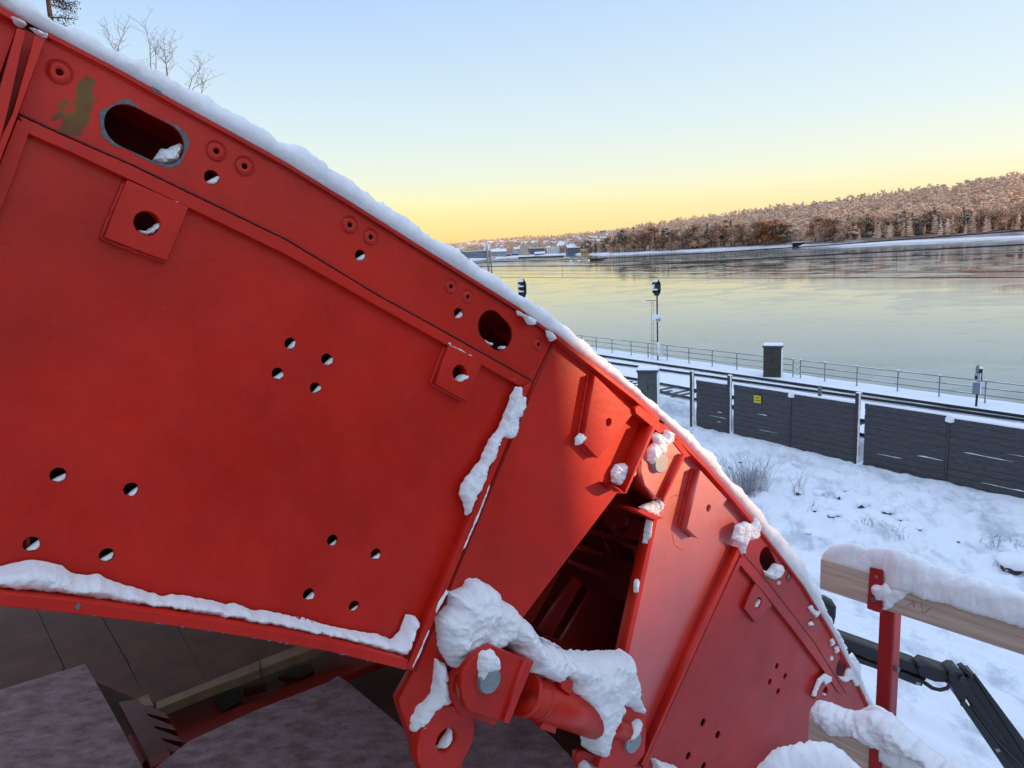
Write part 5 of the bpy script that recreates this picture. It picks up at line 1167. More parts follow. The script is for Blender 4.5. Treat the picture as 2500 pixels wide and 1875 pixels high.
while x < 2640:
    v = rt.uniform(.012, .05) if x < 2060 else rt.uniform(.05, .085)
    if 1925 < x < 1985: x += 8; continue
    p = hillP(x, v); D = (p - CAM).dot(FWD)
    if x < 1400: kind = 'frosty'
    elif 1860 < x < 1935 or 1980 < x < 2000: kind = rt.choice(('rust', 'scots', 'rust'))
    elif x > 2395: kind = rt.choice(('frosty', 'frosty', 'pine'))
    elif x > 2060: kind = rt.choice(('pine', 'pine', 'frosty', 'scots', 'bare'))
    else: kind = rt.choice(('scots', 'pine', 'frosty', 'frosty', 'frosty', 'bare', 'bare'))
    h = rt.uniform(40, 66) / FPX * D if x > 1480 else rt.uniform(26, 38) / FPX * D
    if x < 1400: h = 24 / FPX * D
    far_tree(kind, rt.randrange(3) if kind in ('pine', 'frosty') else rt.randrange(2), p - Vector((0, 0, .6)), h, rt.uniform(0, 6), rt.uniform(1.0, 1.35) if kind != 'pine' else rt.uniform(.8, 1.05)); x += rt.uniform(6, 14)
# ------------------------------------------------------------------ town and industry at the far shore
def wallm(n, c): return simple(n, c, .8, .12, .3)
WM = [wallm('house_cream', (.62, .55, .45)), wallm('house_red', (.26, .10, .08)), wallm('house_grey', (.35, .34, .34)), wallm('house_white', (.72, .70, .66))]
ROOFS = simple('snow_roof', (.82, .84, .88), .8, .05, .3); DARKW = simple('far_window', (.05, .05, .06), .4, .2)
hb = {}
def house_mesh(wall):
    if wall in hb: return hb[wall]
    b = MB(); b.box((-.5, -.4, -.3), (.5, .4, .5)); b.prism([(-.5, -.4, .5), (-.5, .4, .5), (-.5, 0, .88)], (1, 0, 0)); body = mesh(b.v, b.f); body.materials.append(WM[wall])
    r = MB(); r.prism([(-.56, -.48, .45), (-.56, 0, .90), (-.56, .48, .45), (-.56, .48, .53), (-.56, 0, .99), (-.56, -.48, .53)], (1.12, 0, 0)); rf = mesh(r.v, r.f); rf.materials.append(ROOFS)
    w = MB()
    for xx in (-.3, 0, .28): w.box((xx - .06, -.408, .12), (xx + .06, -.401, .32))
    wm_ = mesh(w.v, w.f); wm_.materials.append(DARKW); hb[wall] = (body, rf, wm_); return hb[wall]
rh_ = random.Random(4); WN = ('cream', 'red', 'grey', 'white')
for k in range(84):
    x = rh_.uniform(1095, 1500) if k < 77 else rh_.uniform(1500, 1680); v = rh_.uniform(.10, .66) if k < 77 else rh_.uniform(.35, .7); p = hillP(x, v); w_ = rh_.randrange(4)
    s = rh_.uniform(6.5, 10.5); e = bpy.data.objects.new('house', None); C.objects.link(e); e.location = p + Vector((0, 0, 2.0)); e.scale = (s, s, s * .72); e.rotation_euler = (0, 0, rh_.uniform(-.7, .9)); tag(e, 'tiny %s house with a snow-covered roof on the far hillside' % WN[w_], 'house', '%s houses with snowy roofs on the far hillside' % WN[w_])
    for nm, me in zip(('wall', 'roof', 'window'), house_mesh(w_)):
        c = bpy.data.objects.new(nm, me); C.objects.link(c); c.parent = e
def fbox(name, px0, px1, pyt, pyb, label, cat, mat, dep=30, roof='flat', roofm=None, group=None, yaw=0., v=.03):
    xm = (px0 + px1) / 2; p = hillP(xm, v); D = (p - CAM).dot(FWD); w = (px1 - px0) / FPX * D; h = (pyb - pyt) / FPX * D; zb = onD(xm, pyb, D).z
    base = Vector((p.x, p.y, min(zb, 2.0))); h += zb - base.z
    e = thing(name, base, label, cat, group); M = lookM(base, yaw)
    rh2 = h * .3 if roof == 'gable' else 0
    mb = MB(); mb.box((-w / 2, 0, -2), (w / 2, dep, h - rh2), M)
    if roof == 'gable': mb.prism([M @ Vector((-w / 2, 0, h - rh2)), M @ Vector((-w / 2, dep, h - rh2)), M @ Vector((-w / 2, dep / 2, h))], M.to_3x3() @ Vector((w, 0, 0)))
    mb.build('wall', mat, e); mb = MB(); rm_ = roofm or ROOFS
    if roof == 'gable':
        mb.prism([M @ Vector(q) for q in ((-w / 2 - .5, -1, h - rh2 - .3), (-w / 2 - .5, dep / 2, h), (-w / 2 - .5, dep + 1, h - rh2 - .3), (-w / 2 - .5, dep + 1, h - rh2 + .4), (-w / 2 - .5, dep / 2, h + .7), (-w / 2 - .5, -1, h - rh2 + .4))], M.to_3x3() @ Vector((w + 1, 0, 0)))
    else: mb.box((-w / 2 - .4, -.4, h + .003), (w / 2 + .4, dep + .4, h + .7), M)
    mb.build('roof', rm_, e); return e, M, w, h
GRY = wallm('shed_grey', (.16, .19, .23)); GR2 = wallm('shed_light', (.36, .38, .40)); YL = wallm('yellow_render', (.72, .48, .20)); BLU = wallm('container_blue', (.05, .13, .30)); BRN = wallm('brown_boat', (.06, .035, .03)); WHT = wallm('white_paint', (.75, .75, .73))
fbox('warehouse', 1199, 1237, 609, 627, 'long pale grey shed at the far quay, left of the gravel cone', 'warehouse', GR2, 40, 'gable')
fbox('warehouse', 1118, 1196, 614, 630, 'low grey sheds behind the lattice mast at the far quay', 'warehouse', GRY, 30)
for k, (a, b, t1) in enumerate(((1218, 1230, 622), (1231, 1246, 621), (1250, 1265, 619))): fbox('container', a, b, t1, 629, ('blue container left of two others at the far quay', 'wide blue container in the middle of the row at the far quay', 'blue container nearest the gravel cone at the far quay')[k], 'container', BLU, 8, group='blue containers on the far quay')
e, M, w, h = fbox('office_block', 1294, 1330, 606, 625, 'pale office block between the gravel cone and the silos', 'building', GR2, 30)
for z in (.3, .55, .8): mb = MB(); mb.box((-w * .46, -.12, h * z - .9), (w * .46, -.02, h * z + .9), M); mb.build('window_band', DARKW, e)
fbox('boat_shed', 1306, 1330, 616, 627, 'low white-roofed boat shed in front of the pale office block', 'shed', GRY, 14, 'gable', v=.01)
p = hillP(1279, .03); D = (p - CAM).dot(FWD); mb = MB(); mb.tube([p - Vector((0, 0, 2)), p + Vector((0, 0, 17))], [9, .6], 14); tag(mb.build('gravel_cone', wallm('gravel', (.45, .38, .30))), 'tall pale conical gravel heap at the far quay', 'gravel heap')
for k in range(9):
    x = 1337 + k * 4.6; p = hillP(x, .03); D = (p - CAM).dot(FWD); r__ = 1.75 / FPX * D; e = thing('silo', Vector((p.x, p.y, 2)), 'pale cylindrical silo in the row at the far quay', 'silo', 'row of silos at the far quay'); mb = MB(); hz = 13 / FPX * D
    mb.tube([Vector((p.x, p.y, 1)), Vector((p.x, p.y, 2 + hz))], r__, 12); mb.build('tank', WHT, e, smooth=False); mb = MB(); mb.tube([Vector((p.x, p.y, 2 + hz)), Vector((p.x, p.y, 4 + hz))], [r__, .3], 12); mb.build('tank_roof', ROOFS, e)
e, M, w, h = fbox('factory_hall', 1386, 1450, 597, 620, 'large blue-grey factory hall with a pale snowy roof at the far shore', 'factory', GRY, 34, 'gable', yaw=.08, v=.05)
e, M, w, h = fbox('harbour_building', 1418, 1466, 609, 621, 'low yellow harbour building in front of the factory hall', 'building', YL, 16, v=.02)
mb = MB(); mb.box((w * .22, .5, h), (w / 2 - .01, 14, h * 1.8), M); mb.build('tower_block', YL, e)
for k in range(6): mb = MB(); mb.box((-w * .45 + k * w * .15, -.1, h * .3), (-w * .38 + k * w * .15, -.02, h * .6), M); mb.build('window', DARKW, e)
fbox('warehouse', 1468, 1484, 601, 616, 'small slate-blue hall right of the yellow harbour building', 'warehouse', GRY, 20, v=.05)
e, M, w, h = fbox('ridge_house', 1470, 1484, 564, 577, 'steep-roofed pale house standing up on the ridge line', 'house', YL, 16, 'gable', roofm=simple('green_roof', (.18, .20, .12), .7), yaw=.3, v=.84)
e, M, w, h = fbox('pier_house', 1936, 1980, 592, 603, 'long black boathouse at the waterline under the dark trees', 'boathouse', wallm('black_tar', (.015, .014, .014)), 12, v=.012)
e, M, w, h = fbox('lodge', 2298, 2338, 481, 489, 'low yellow lodge with a wide snowy roof high on the hillside', 'lodge', YL, 14, 'gable', v=.74)
for k in range(5): mb = MB(); mb.box((-w * .4 + k * w * .18, -.1, h * .2), (-w * .32 + k * w * .18, -.02, h * .5), M); mb.build('window', DARKW, e)
# moored boats
def boat(px0, px1, py, label, hull, cabin):
    xm = (px0 + px1) / 2; p = onz(xm, py, .2); D = (p - CAM).dot(FWD); L = (px1 - px0) / FPX * D; M = lookM(Vector((p.x, p.y, 0)), .1)
    e = thing('moored_boat', Vector((p.x, p.y, 0)), label, 'boat', 'boats moored off the far quay'); b = L * .14
    sec = [(-.5, .7), (-.35, 1), (0, 1.05), (.3, .85), (.5, .03)]; vs = []
    for u, wv in sec: vs += [M @ Vector((u * L, -b * wv, L * .14 + (.03 * L if u > .4 else 0))), M @ Vector((u * L * .94, -b * wv * .6, -.2)), M @ Vector((u * L * .94, b * wv * .6, -.2)), M @ Vector((u * L, b * wv, L * .14 + (.03 * L if u > .4 else 0)))]
    fs = [(i * 4 + k, i * 4 + k + 1, i * 4 + 5 + k, i * 4 + 4 + k) for i in range(4) for k in range(3)] + [(i * 4 + 3, i * 4, i * 4 + 4, i * 4 + 7) for i in range(4)] + [(0, 1, 2, 3), (16, 17, 18, 19)]
    mb = MB(); mb.add(vs, fs); mb.build('hull', hull, e)
    if cabin:
        mb = MB(); mb.box((-L * .36, -b * .7, L * .14), (L * .22, b * .7, L * .33), M); cbn = mb.build('cabin', WHT, e); mb = MB(); mb.box((-L * .32, -b * .72, L * .21), (L * .16, -b * .705, L * .28), M); mb.build('window', DARKW, cbn)
        mb = MB(); mb.box((-L * .38, -b * .75, L * .333), (L * .24, b * .75, L * .37), M); mb.build('cabin_roof', ROOFS, e)
boat(1374, 1396, 636, 'white cabin boat leftmost of the three moored at the far quay', WHT, True); boat(1398, 1416, 636, 'white cabin boat in the middle of the three moored at the far quay', WHT, True); boat(1418, 1440, 637, 'white cabin boat next to the dark barge at the far quay', WHT, True)
boat(1440, 1476, 636, 'long dark barge heaped with snow at the far quay', BRN, False)
# jetty
a = onz(1270, 629, .8); b = onz(1372, 626, .8); mb = MB(); mb.beam(a, b, 5, 1.4); e = tag(mb.build('jetty', wallm('jetty_wood', (.07, .06, .055))), 'low dark jetty along the far quay', 'jetty')
# ================================================================== trees behind the skin, top left
PINEN = leafmat('pine_needles_near', (.03, .038, .036), (.07, .085, .075), 8); PSN = leafmat('pine_snow_near', (.62, .66, .74), (.82, .85, .90), 8)
pt = onD(118, 10, 21); pg = Vector((pt.x, pt.y, YARD)); pine = thing('pine_tree', pg, 'dark snow-dusted pine whose side shows at the top left corner', 'tree')
mb = MB(); mb.tube([pg + Vector((-.15, 0, -.5)), pg + Vector((-.1, 0, 8)), pt + Vector((0, 0, -.5)), pt + Vector((.05, 0, 2.5))], [.24, .18, .07, .02], 10); mb.build('trunk', simple('pine_bark', (.09, .055, .04), .9, .4, 6, .5, 20), pine)
rs = np.random.default_rng(2); PP = []; SZ = []; MI = []
bmb = MB()
for k in range(46):
    z = rs.uniform(-3.5, 2.2); a = rs.uniform(0, 2 * np.pi); L = (.95 - .22 * z) * rs.uniform(.5, .85); o = pt + Vector((0, 0, z)); e_ = o + Vector((cos(a) * L, sin(a) * L, -.12 * L)); bmb.tube([o, e_], [.03, .008], 4)
    for j in range(230):
        u_ = rs.uniform(.25, 1.05); q = o.lerp(e_, u_) + Vector(rs.normal(0, .085, 3)); PP.append(tuple(q)); SZ.append(rs.uniform(.012, .030)); MI.append(1 if (rs.uniform() < .55 and q.z > o.lerp(e_, u_).z - .0) else 0)
bmb.build('branches', TWIG, pine)
n_ = len(PP); P_ = np.array(PP); d1 = rs.normal(0, 1, (n_, 3)); d1 /= np.linalg.norm(d1, axis=1)[:, None]; d2 = rs.normal(0, 1, (n_, 3)); d2 -= (d2 * d1).sum(1)[:, None] * d1; d2 /= np.linalg.norm(d2, axis=1)[:, None]; s_ = np.array(SZ)[:, None]
V = np.stack([P_ + d1 * s_, P_ + d2 * s_ * .7, P_ - d1 * s_, P_ - d2 * s_ * .6], 1).reshape(-1, 3); crn = np_mesh(np.zeros((0, 3)), np.zeros((0, 3), int), np.zeros(0, int), V, np.array(MI)); link('crown', crn, [PINEN, PSN], pine)
TWIGL = simple('pale_twig', (.26, .24, .24), .8, .3, 10)
def sapling(px, py0, tops, D, label, seed):
    r = random.Random(seed); b0 = onD(px, py0, D); g = Vector((b0.x, b0.y, YARD)); s = thing('bare_sapling', g, label, 'tree', 'bare saplings showing above the snow band'); mb = MB()
    for tp in tops:
        P = [onD(x, y, D) for x, y in tp]; n = len(P); P = [g] + P; mb.tube(P, [.06] + [.010 * (1 - .75 * i / n) for i in range(n)], 5)
        for i in range(1, n):
            for q in range(4):
                u_ = r.random(); o = P[i].lerp(P[i + 1], u_) if i + 1 <= n else P[i]; d = Vector((r.uniform(-1, 1), r.uniform(-.5, .5), r.uniform(.3, 1.2))).normalized(); L = r.uniform(.12, .45)
                k1 = o + d * L; mb.tube([o, k1], [.005, .002], 3)
                for w in range(2): e2 = Vector((r.uniform(-1, 1), 0, r.uniform(.1, 1))).normalized() * L * .5; m1 = o.lerp(k1, .5 + .3 * w); mb.tube([m1, m1 + e2], [.0035, .0015], 3)
    mb.build('branches', TWIGL, s)
sapling(290, 150, (c1((795, 355), (800, 310), (830, 240), (840, 175)), c1((795, 350), (760, 320), (735, 260), (740, 225))), 18, 'short forked sapling, leftmost above the snow band', 1)
sapling(375, 200, (c1((1020, 490), (1015, 390), (1010, 300), (985, 200), (978, 130)), c1((1040, 500), (1055, 450), (1048, 300))), 18, 'tallest straight sapling above the snow band', 2)
sapling(410, 210, (c1((1125, 530), (1122, 430), (1110, 330), (1100, 230)), c1((1122, 430), (1165, 380), (1160, 330), (1140, 290)), c1((1122, 430), (1070, 380), (1050, 340))), 18, 'curved sapling with side shoots in the middle of the group', 3)
sapling(460, 230, (c1((1275, 605), (1300, 520), (1350, 460), (1380, 400)), c1((1300, 600), (1350, 570), (1400, 540)), c1((1360, 635), (1370, 590), (1378, 560))), 18, 'leaning twiggy sapling, rightmost above the snow band', 4)
# ================================================================== scaffold railing in front
PLANK, t_, p_ = newmat('pale_plank'); tc_ = N(t_, 'ShaderNodeTexCoord').outputs['Object']
wv = noise_tex(t_, 7, 5, .6, vec=tc_, stretch=(.28, 7, 7)); r1 = ramp(t_, [(.32, (.42, .30, .225)), (.5, (.56, .43, .335)), (.7, (.66, .52, .42))]); t_.links.new(wv.outputs[0], r1.inputs[0])
w2 = noise_tex(t_, 2, 3, .6, vec=tc_, stretch=(.6, 3, 3)); r2_ = ramp(t_, [(.4, (.85, .85, .87)), (.65, (1.05, 1.02, 1))]); t_.links.new(w2.outputs[0], r2_.inputs[0])
ml = N(t_, 'ShaderNodeMix', data_type='RGBA', blend_type='MULTIPLY'); ml.inputs[0].default_value = 1; t_.links.new(r1.outputs[0], ml.inputs[6]); t_.links.new(r2_.outputs[0], ml.inputs[7])
vk = N(t_, 'ShaderNodeTexVoronoi'); vk.inputs['Scale'].default_value = 3.6; mp = N(t_, 'ShaderNodeMapping'); mp.inputs['Scale'].default_value = (1, 2.0, .01); t_.links.new(tc_, mp.inputs[0]); t_.links.new(mp.outputs[0], vk.inputs['Vector'])
rk2 = ramp(t_, [(.035, (1, 1, 1)), (.06, (0, 0, 0))]); t_.links.new(vk.outputs['Distance'], rk2.inputs[0]); t_.links.new(mixc(t_, rk2.outputs[0], ml.outputs[2], (.12, .06, .035)), p_.inputs['Base Color']); p_.inputs['Roughness'].default_value = .7
t_.links.new(bump(t_, wv.outputs[0], .35, .003), p_.inputs['Normal'])
def board_frame(pl, pr, D):
    A = onD(pl[0], pl[1], D); B = onz(pr[0], pr[1], A.z); u = (B - A); return Frame(A, u, Vector((0, 0, 1))), u.length
def board(pl, pr, D, hpx, label, ext, snl):
    fr, L = board_frame(pl, pr, D); h = hpx / FPX * D * 1.0
    b = thing('railing_plank', fr.O, label, 'plank', 'timber railing planks'); b.matrix_world = Matrix.Translation(fr.O) @ fr.M.to_3x3().to_4x4()
    mb = MB(); mb.box((0, -h, -.045), (L + ext, 0, 0)); me = mb.build('board', PLANK, b, fr.M)
    bv = me.modifiers.new('b', 'BEVEL'); bv.width = .003; bv.segments = 2
    return fr, L, h, b
fr1, L1, h1, b1o = board((2003, 1364), (2500, 1510), 3.2, 79, 'upper timber railing plank under a thick snow ridge, right of the formwork', .8, 0)
fr2, L2, h2, b2o = board((1974, 1752), (2300, 1905), 2.75, 80, 'lower timber railing plank in the bottom right corner, under lumpy snow', 1.2, 0)
PEN = simple('pencil', (.26, .18, .14), .8, .2)
mb = MB()
for P_ in (c9((860, 570), (905, 545)), c9((905, 520), (915, 575)), c9((915, 575), (925, 530)), c9((965, 545), (975, 610)), c9((975, 610), (1005, 605)), c9((995, 605), (1030, 580))):
    u = [fr1.uv(q, 0) for q in P_]; mb.tube([(a.x, a.y, .0003) for a in u], .0011, 4)
mb.build('pencil_marks', PEN, b1o, fr1.M)
def snowtop(fr, L, h, prof, label, seed, extra=()):
    """snow ridge on a board: heights taken at picture columns"""
    P = []; H_ = []
    for px, py in prof:
        q = fr.uv((px, py), -.022); P.append(fr.M @ Vector((q.x, -.01, -.022))); H_.append(max(.015, q.y + .012))
    q = P[-1] + fr.u * .9; P.append(q); H_.append(H_[-1])
    P = [q_ + fr.n * (-.012 if prof[min(i, len(prof) - 1)][0] < 2175 else 0) for i, q_ in enumerate(P)]
    mb = MB(); ridge(mb, P, [.050 if prof[min(i, len(prof) - 1)][0] < 2165 else .095 for i in range(len(P))], H_, step=.006, seed=seed, na=26, amp=.17, over=.25, fq=22)
    return mb
mb = snowtop(fr1, L1, h1, [(2006, 1347), (2034, 1331), (2074, 1329), (2117, 1341), (2160, 1342), (2200, 1341), (2244, 1363), (2280, 1384), (2334, 1401), (2406, 1421), (2460, 1438), (2500, 1450)], '', 3)
tag(mb.build('snow', SNOW, smooth=True), 'thick rounded ridge of snow on the upper railing plank', 'snow', None, 'stuff')
mb = MB(); blob(mb, fr1.uvl(c9((625, 430), (700, 418), (930, 440), (880, 480), (800, 545), (760, 580), (715, 603), (693, 598), (700, 532), (665, 535), (630, 490), (620, 460)), .015), 0, .028, r=.03, h=.006, seed=8)
tag(mb.build('snow', SNOW, None, fr1.M, True), 'triangular patch of snow stuck to the upper plank beside the red bracket', 'snow', None, 'stuff')
mb = snowtop(fr2, L2, h2, [(1976, 1722), (1988, 1709), (2023, 1722), (2055, 1734), (2088, 1742), (2117, 1728), (2135, 1727), (2168, 1744), (2190, 1785), (2225, 1810), (2298, 1850), (2352, 1874), (2420, 1905)], '', 6)
blob(mb, [Vector((p.x, p.y)) for p in fr2.uvl([(1972, 1740), (2060, 1740), (2180, 1770), (2250, 1850), (2190, 1850), (2131, 1836), (2085, 1800), (2045, 1806), (2008, 1783), (1976, 1764)], .01)], .0, .04, r=.035, h=.007, seed=9) if False else None
tag(mb.build('snow', SNOW, smooth=True), 'lumpy ridge of snow on the lower railing plank', 'snow', None, 'stuff')
mb = MB(); blob(mb, fr2.uvl([(1971, 1735), (2000, 1722), (2060, 1745), (2130, 1745), (2170, 1760), (2240, 1825), (2300, 1870), (2300, 1900), (2200, 1850), (2131, 1834), (2085, 1803), (2045, 1807), (2008, 1783), (1974, 1764)], .02), -.02, .062, r=.04, h=.005, seed=9, amp=.18)
tag(mb.build('snow', SNOW, None, fr2.M, True), 'snow spilling over the face of the lower railing plank', 'snow', None, 'stuff')
# posts
REDPOST = red_paint('red_post_paint', base=(.40, .022, .022))
pa = onD(2165, 1485, 3.24); pst = thing('railing_post', Vector((pa.x, pa.y, 8.2)), 'red square steel railing post holding the timber planks', 'post'); 
ax = Vector((cos(.62), sin(.62), 0)); ay = Vector((-sin(.62), cos(.62), 0)); hw = .036
M_ = Matrix.Identity(4)
yaw_ = math.atan2(fr1.u.y, fr1.u.x) - .10
M_ = Matrix.Translation(Vector((pa.x, pa.y, 0))) @ Matrix.Rotation(yaw_, 4, 'Z')
mb = MB(); mb.box((-.034, -.0, 8.2), (.034, .068, pa.z + .02), M_); o = mb.build('tube', REDPOST, pst); bv = o.modifiers.new('b', 'BEVEL'); bv.width = .009; bv.segments = 3
brk = c9((617, 308), (626, 305), (700, 322), (709, 335), (706, 420), (695, 612), (664, 606), (600, 583), (598, 570), (612, 400))
bc, br = hole(*c9((660, 370))[0], 0, 9, .007, fr1)
link('bracket_plate', plate_mesh(fr1.uvl(brk, .007), [circ(bc, br, 16)], .001, .007, .001), REDPOST, pst, fr1.M)
bc, br = hole(*c9((645, 523))[0], 0, 12, .012, fr1); link('bolt_head', plate_mesh(circ(bc, br, 6), [], .007, .016, .001), GALV, pst, fr1.M)
bc = M_ @ Vector((.036, .03, onD(2187, 1645, 3.24).z)); mb = MB(); mb.tube([bc, bc + M_.to_3x3() @ Vector((.014, 0, 0))], .013, 6); mb.build('bolt_head', GALV, pst)
brk2 = [(2123, 1790), (2155, 1800), (2151, 1900), (2140, 2000), (2117, 1990)]
link('bracket_plate', plate_mesh(fr2.uvl(brk2, .007), [], .001, .007, .001), REDPOST, pst, fr2.M)
# snow heap on the walkway edge, bottom
WK = simple('walkway_board', (.22, .16, .12), .8, .3, 6)
a = onD(1790, 2020, 2.35); b = onz(2330, 2075, a.z); mb = MB(); mb.beam(a + Vector((0, 0, -.06)), b + (b - a) * .3 + Vector((0, 0, -.06)), .3, .05); tag(mb.build('walkway_board', WK), 'walkway board at the very bottom right, buried under snow', 'board')
mb = MB(); tp = [onD(x, y, 2.35) for x, y in ((1812, 1880), (1835, 1848), (1870, 1830), (1905, 1822), (1950, 1826), (1987, 1813), (2020, 1816), (2062, 1846), (2110, 1872), (2170, 1900))]
ridge(mb, [Vector((p.x, p.y, a.z - .03)) for p in tp], [.16] * 10, [max(.04, p.z - a.z + .03) for p in tp], step=.008, seed=14, na=24, amp=.16, over=.3, fq=18)
tag(mb.build('snow', SNOW, smooth=True), 'soft heap of snow on the walkway at the bottom edge', 'snow', None, 'stuff')
# ================================================================== deck below the arch
FRB, t_, p_ = newmat('frosted_board'); tc_ = N(t_, 'ShaderNodeTexCoord').outputs['Object']
n1 = noise_tex(t_, 9, 6, .7, vec=tc_, stretch=(1, 1.8, 1)); r1 = ramp(t_, [(.32, (.11, .052, .044)), (.70, (.30, .20, .21))]); t_.links.new(n1.outputs[0], r1.inputs[0]); t_.links.new(r1.outputs[0], p_.inputs['Base Color'])
n2 = noise_tex(t_, 70, 3, .7, vec=tc_); t_.links.new(bump(t_, n2.outputs[0], .6, .004, bump(t_, n1.outputs[0], .7, .02)), p_.inputs['Normal']); p_.inputs['Roughness'].default_value = .8
BRD = simple('brown_board', (.105, .040, .022), .8, .4, 5, .3, 50)
BAT = simple('batten_wood', (.24, .155, .085), .8, .3, 8)
def slab(name, pts, z, th, mat, label=None, cat=None, parent=None, grp=None):
    P = [onz(x, y, z) for x, y in pts]; mb = MB(); mb.prism(P, (0, 0, -th)); o = mb.build(name, mat, parent)
    if label: tag(o, label, cat, grp)
    return o
slab('frosted_board', c5((-400, 1230), (0, 1130), (575, 955), (760, 1280), (965, 1659), (1300, 2300), (-600, 2300)), 8.9, .03, FRB, 'frosted board in the bottom left corner', 'board')
slab('frosted_board', c5((1270, 1480), (1700, 1280), (2212, 1080)) + c6((620, 1035), (690, 1080), (1100, 1420), (1180, 1659), (1300, 2300)) + c5((900, 2300), (1050, 1659)), 8.75, .03, FRB, 'wide brown-grey frosted board at the bottom, left of the lug plate', 'board')
slab('frosted_board', c6((1560, 1290), (1850, 1270), (2060, 1440), (2212, 1600), (2350, 1900), (1200, 2100), (1420, 1600)), 8.75, .03, FRB, 'frosted board seen below the strut', 'board')
db = [((-900, 700), (230, 590), (430, 985), (-200, 1600)), ((236, 560), (640, 560), (860, 950), (1000, 1230), (440, 985)), ((645, 560), (1120, 560), (1400, 1080), (1000, 1235), (868, 950)), ((1125, 560), (2212, 560), (2400, 800), (1403, 1085))]
for k, P_ in enumerate(db):
    slab('deck_board', c5(*P_), 8.25 - .004 * k, .03, BRD, ('brown deck board at the left edge below the arch', 'second brown deck board from the left', 'third brown deck board, ending at the pale batten', 'brown deck board right of the others, beyond the batten joint')[k], 'board', None, 'brown deck boards below the arch')
slab('timber_batten', c5((1050, 1215), (1410, 1075), (1750, 935), (1752, 995), (1415, 1120), (1060, 1262)), 8.32, .06, BAT, 'pale timber batten lying along the deck edge', 'batten')
slab('timber_batten', c5((1756, 930), (2100, 800), (2400, 690), (2420, 740), (2080, 870), (1760, 992)), 8.31, .06, BAT, 'second length of pale batten running up under the arch', 'batten')
slab('timber_batten', c5((925, 1190), (1000, 1160), (1010, 1190), (1040, 1235), (960, 1240)), 8.33, .05, BAT, 'short offcut of batten beside the red bracket', 'batten')
bmz = 8.0
bmr = thing('steel_beam', onz(*c5((1600, 1250))[0], bmz), 'dark red steel beam running below the pale batten', 'beam')
slab('web', c5((1060, 1270), (1410, 1125), (2080, 870), (2600, 700), (2700, 900), (2150, 1100), (1290, 1480), (1150, 1330)), bmz, .05, REDD, parent=bmr)
slab('flange', c5((1150, 1440), (2200, 1000), (2500, 900), (2520, 960), (2200, 1090), (1240, 1490)), bmz + .10, .04, REDD, parent=bmr)
slab('cutout_rim', c5((1450, 1155), (1610, 1110), (1630, 1210), (1500, 1275), (1450, 1200)), bmz + .015, .012, BLK, parent=bmr)
slab('gusset', c5((1640, 1120), (1780, 1085), (1790, 1100), (1650, 1140)), bmz + .06, .05, REDK, parent=bmr); slab('gusset', c5((1880, 1040), (2020, 1050), (2120, 1000), (2100, 950), (1960, 980)), bmz + .05, .04, REDK, parent=bmr)
bkt = thing('steel_bracket', onz(*c5((1050, 1500))[0], 8.2), 'red bracket with four slanting fins between the frosted boards', 'bracket')
slab('arm', c5((800, 1215), (930, 1190), (1150, 1560), (1145, 1600), (1020, 1640), (1005, 1600)), 8.5, .05, REDK, parent=bkt)
for k in range(4):
    o_ = k * 85; slab('fin', c5((925 + o_ * .65, 1215 + o_), (1110 + o_ * .5, 1285 + o_ * .95), (1150 + o_ * .5, 1330 + o_ * .9), (990 + o_ * .62, 1290 + o_)), 8.46 - .0 * k, .05, REDK, parent=bkt)
slab('end_cap', c5((1005, 1600), (1145, 1545), (1150, 1605), (1020, 1655)), 8.52, .10, REDD, parent=bkt)
slab('side_plate', c5((860, 1440), (930, 1420), (1000, 1560), (960, 1640), (900, 1540)), 8.42, .10, REDD, parent=bkt)
slab('ground_shadow_sheet', [(-900, 1500), (3200, 1500), (3200, 4000), (-900, 4000)], 7.2, .03, BRD, None) if False else None
# lower deck so that gaps between boards stay dark
pD = F.M @ Vector((0, 0, 0)); c0 = onz(*c5((-1200, 560))[0], 7.85); mb = MB()
q1 = F.M @ Vector((-9, 0, -7.4)); q2 = F.M @ Vector((2.2, 0, -7.4)); q3 = F.M @ Vector((2.2, 0, .3)); q4 = F.M @ Vector((-9, 0, .3))
for q in (q1, q2, q3, q4): q.z = 7.7
mb.prism([q1, q2, q3, q4], (0, 0, -.05)); tag(mb.build('lower_deck', BRD), 'dark lower deck glimpsed in the gaps between boards', 'deck')
# ================================================================== loader crane on the yard
MBK = simple('machine_black', (.009, .010, .013), .42, .4, 3, .15, 60)
pc = onD(2250, 1650, 12.5); Fm = Frame(pc, Vector((1, -.15, 0)), Vector((0, 0, 1)))
cr_ = thing('loader_crane', Vector((onD(2000, 1560, 13).x - .6, onD(2000, 1560, 13).y, YARD)), 'black jointed loader crane arm reaching over the snowy yard', 'loader crane')
def arm(name, P_, w0, w1, mat=MBK, par=None): return link(name, plate_mesh(Fm.uvl(P_, w1), [], w0, w1, .012), mat, par or cr_, Fm.M)
b1m = arm('main_boom', c9((-260, 690), (100, 690), (430, 778), (640, 852), (950, 965), (960, 995), (930, 1030), (640, 925), (430, 850), (100, 780), (-260, 780)), -.2, .10)
arm('lower_beam', c9((400, 870), (640, 960), (940, 1050), (1000, 1060), (970, 1110), (925, 1100), (640, 985), (400, 905)), -.15, .16)
arm('cylinder_cover', c9((940, 995), (990, 958), (1170, 1018), (1150, 1085), (1060, 1080), (960, 1040)), -.12, .2)
arm('hinge_plate', c9((1145, 1040), (1200, 1010), (1240, 1015), (1275, 1060), (1285, 1150), (1265, 1210), (1225, 1210), (1190, 1165), (1170, 1100)), -.12, .26)
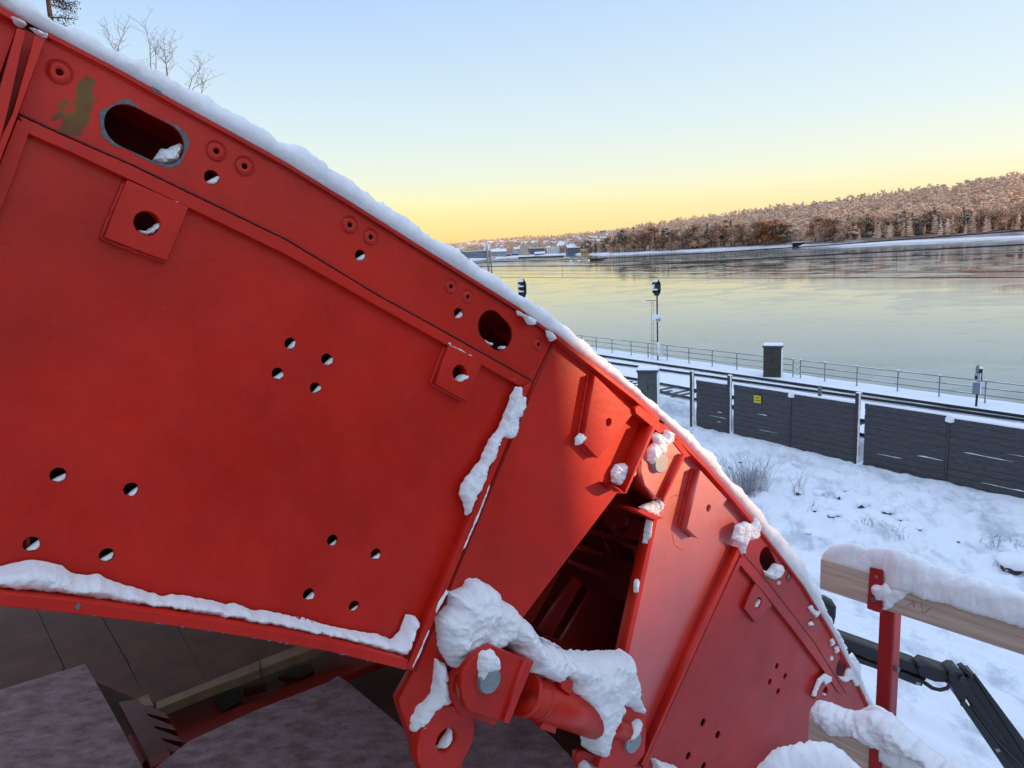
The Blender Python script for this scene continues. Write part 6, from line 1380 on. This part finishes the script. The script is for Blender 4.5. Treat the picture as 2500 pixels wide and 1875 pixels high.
arm('outer_boom', c9((1275, 1035), (1330, 1030), (1480, 1250), (1760, 1640), (1800, 1800), (1640, 1700), (1400, 1350), (1265, 1060)), -.2, .1)
arm('outer_boom_edge', c9((1310, 1028), (1335, 1030), (1700, 1520), (1820, 1720), (1770, 1740)), .10, .16)
arm('link_arm', c9((1262, 1065), (1290, 1075), (1320, 1150), (1500, 1420), (1700, 1700), (1760, 1850), (1700, 1850), (1450, 1480), (1290, 1220), (1250, 1140)), .0, .2)
arm('hydraulic_ram', c9((1225, 1215), (1262, 1205), (1600, 1659), (1700, 1830), (1640, 1830), (1500, 1620)), .12, .28)
arm('top_hook', c9((1235, 1000), (1270, 987), (1315, 1030), (1320, 1060), (1290, 1060), (1280, 1035)), .0, .2)
for x, y, r__ in ((1243, 1063, .050), (1250, 1230, .045)):
    c = Fm.uv(c9((x, y))[0], .29); link('pivot_pin', plate_mesh(circ(c, r__, 20), [], .26, .30, .01), RAILM, cr_, Fm.M); 
for P_, r__ in ((c9((990, 1085), (1040, 1120), (1090, 1132), (1140, 1120), (1165, 1085)), .035), (c9((1300, 1240), (1400, 1370), (1480, 1480), (1640, 1640)), .03)):
    mb = MB(); u = Fm.uvl(P_, .24); mb.tube([(a.x, a.y, .24) for a in u], r__, 6); mb.build('hose', MBK, cr_, Fm.M, True)
STK = simple('sticker', (.35, .35, .34), .6)
mk = arm('decal', c9((932, 1078), (962, 1085), (960, 1106), (930, 1098)), .161, .166, STK); arm('decal', c9((1465, 1530), (1490, 1530), (1502, 1548), (1478, 1555)), .281, .286, STK)
mb = MB(); q = Vector((cr_.location.x, cr_.location.y, 0)); mb.box((-.3, -.3, YARD), (.3, .3, Fm.M.translation.z + 1.2), Matrix.Translation(q)); mb.build('column', MBK, cr_)
mir = plate_mesh(Fm.uvl(c9((240, 535), (330, 530), (385, 560), (397, 580), (392, 650), (380, 700), (340, 700), (240, 690)), .3), [], .05, .3, .04); mm_ = link('mirror_housing', mir, MBK, cr_, Fm.M)
arm('mirror_glass', c9((365, 610), (386, 600), (384, 640), (362, 668)), .301, .305, simple('mirror_recess', (.004, .004, .005), .3), mm_)
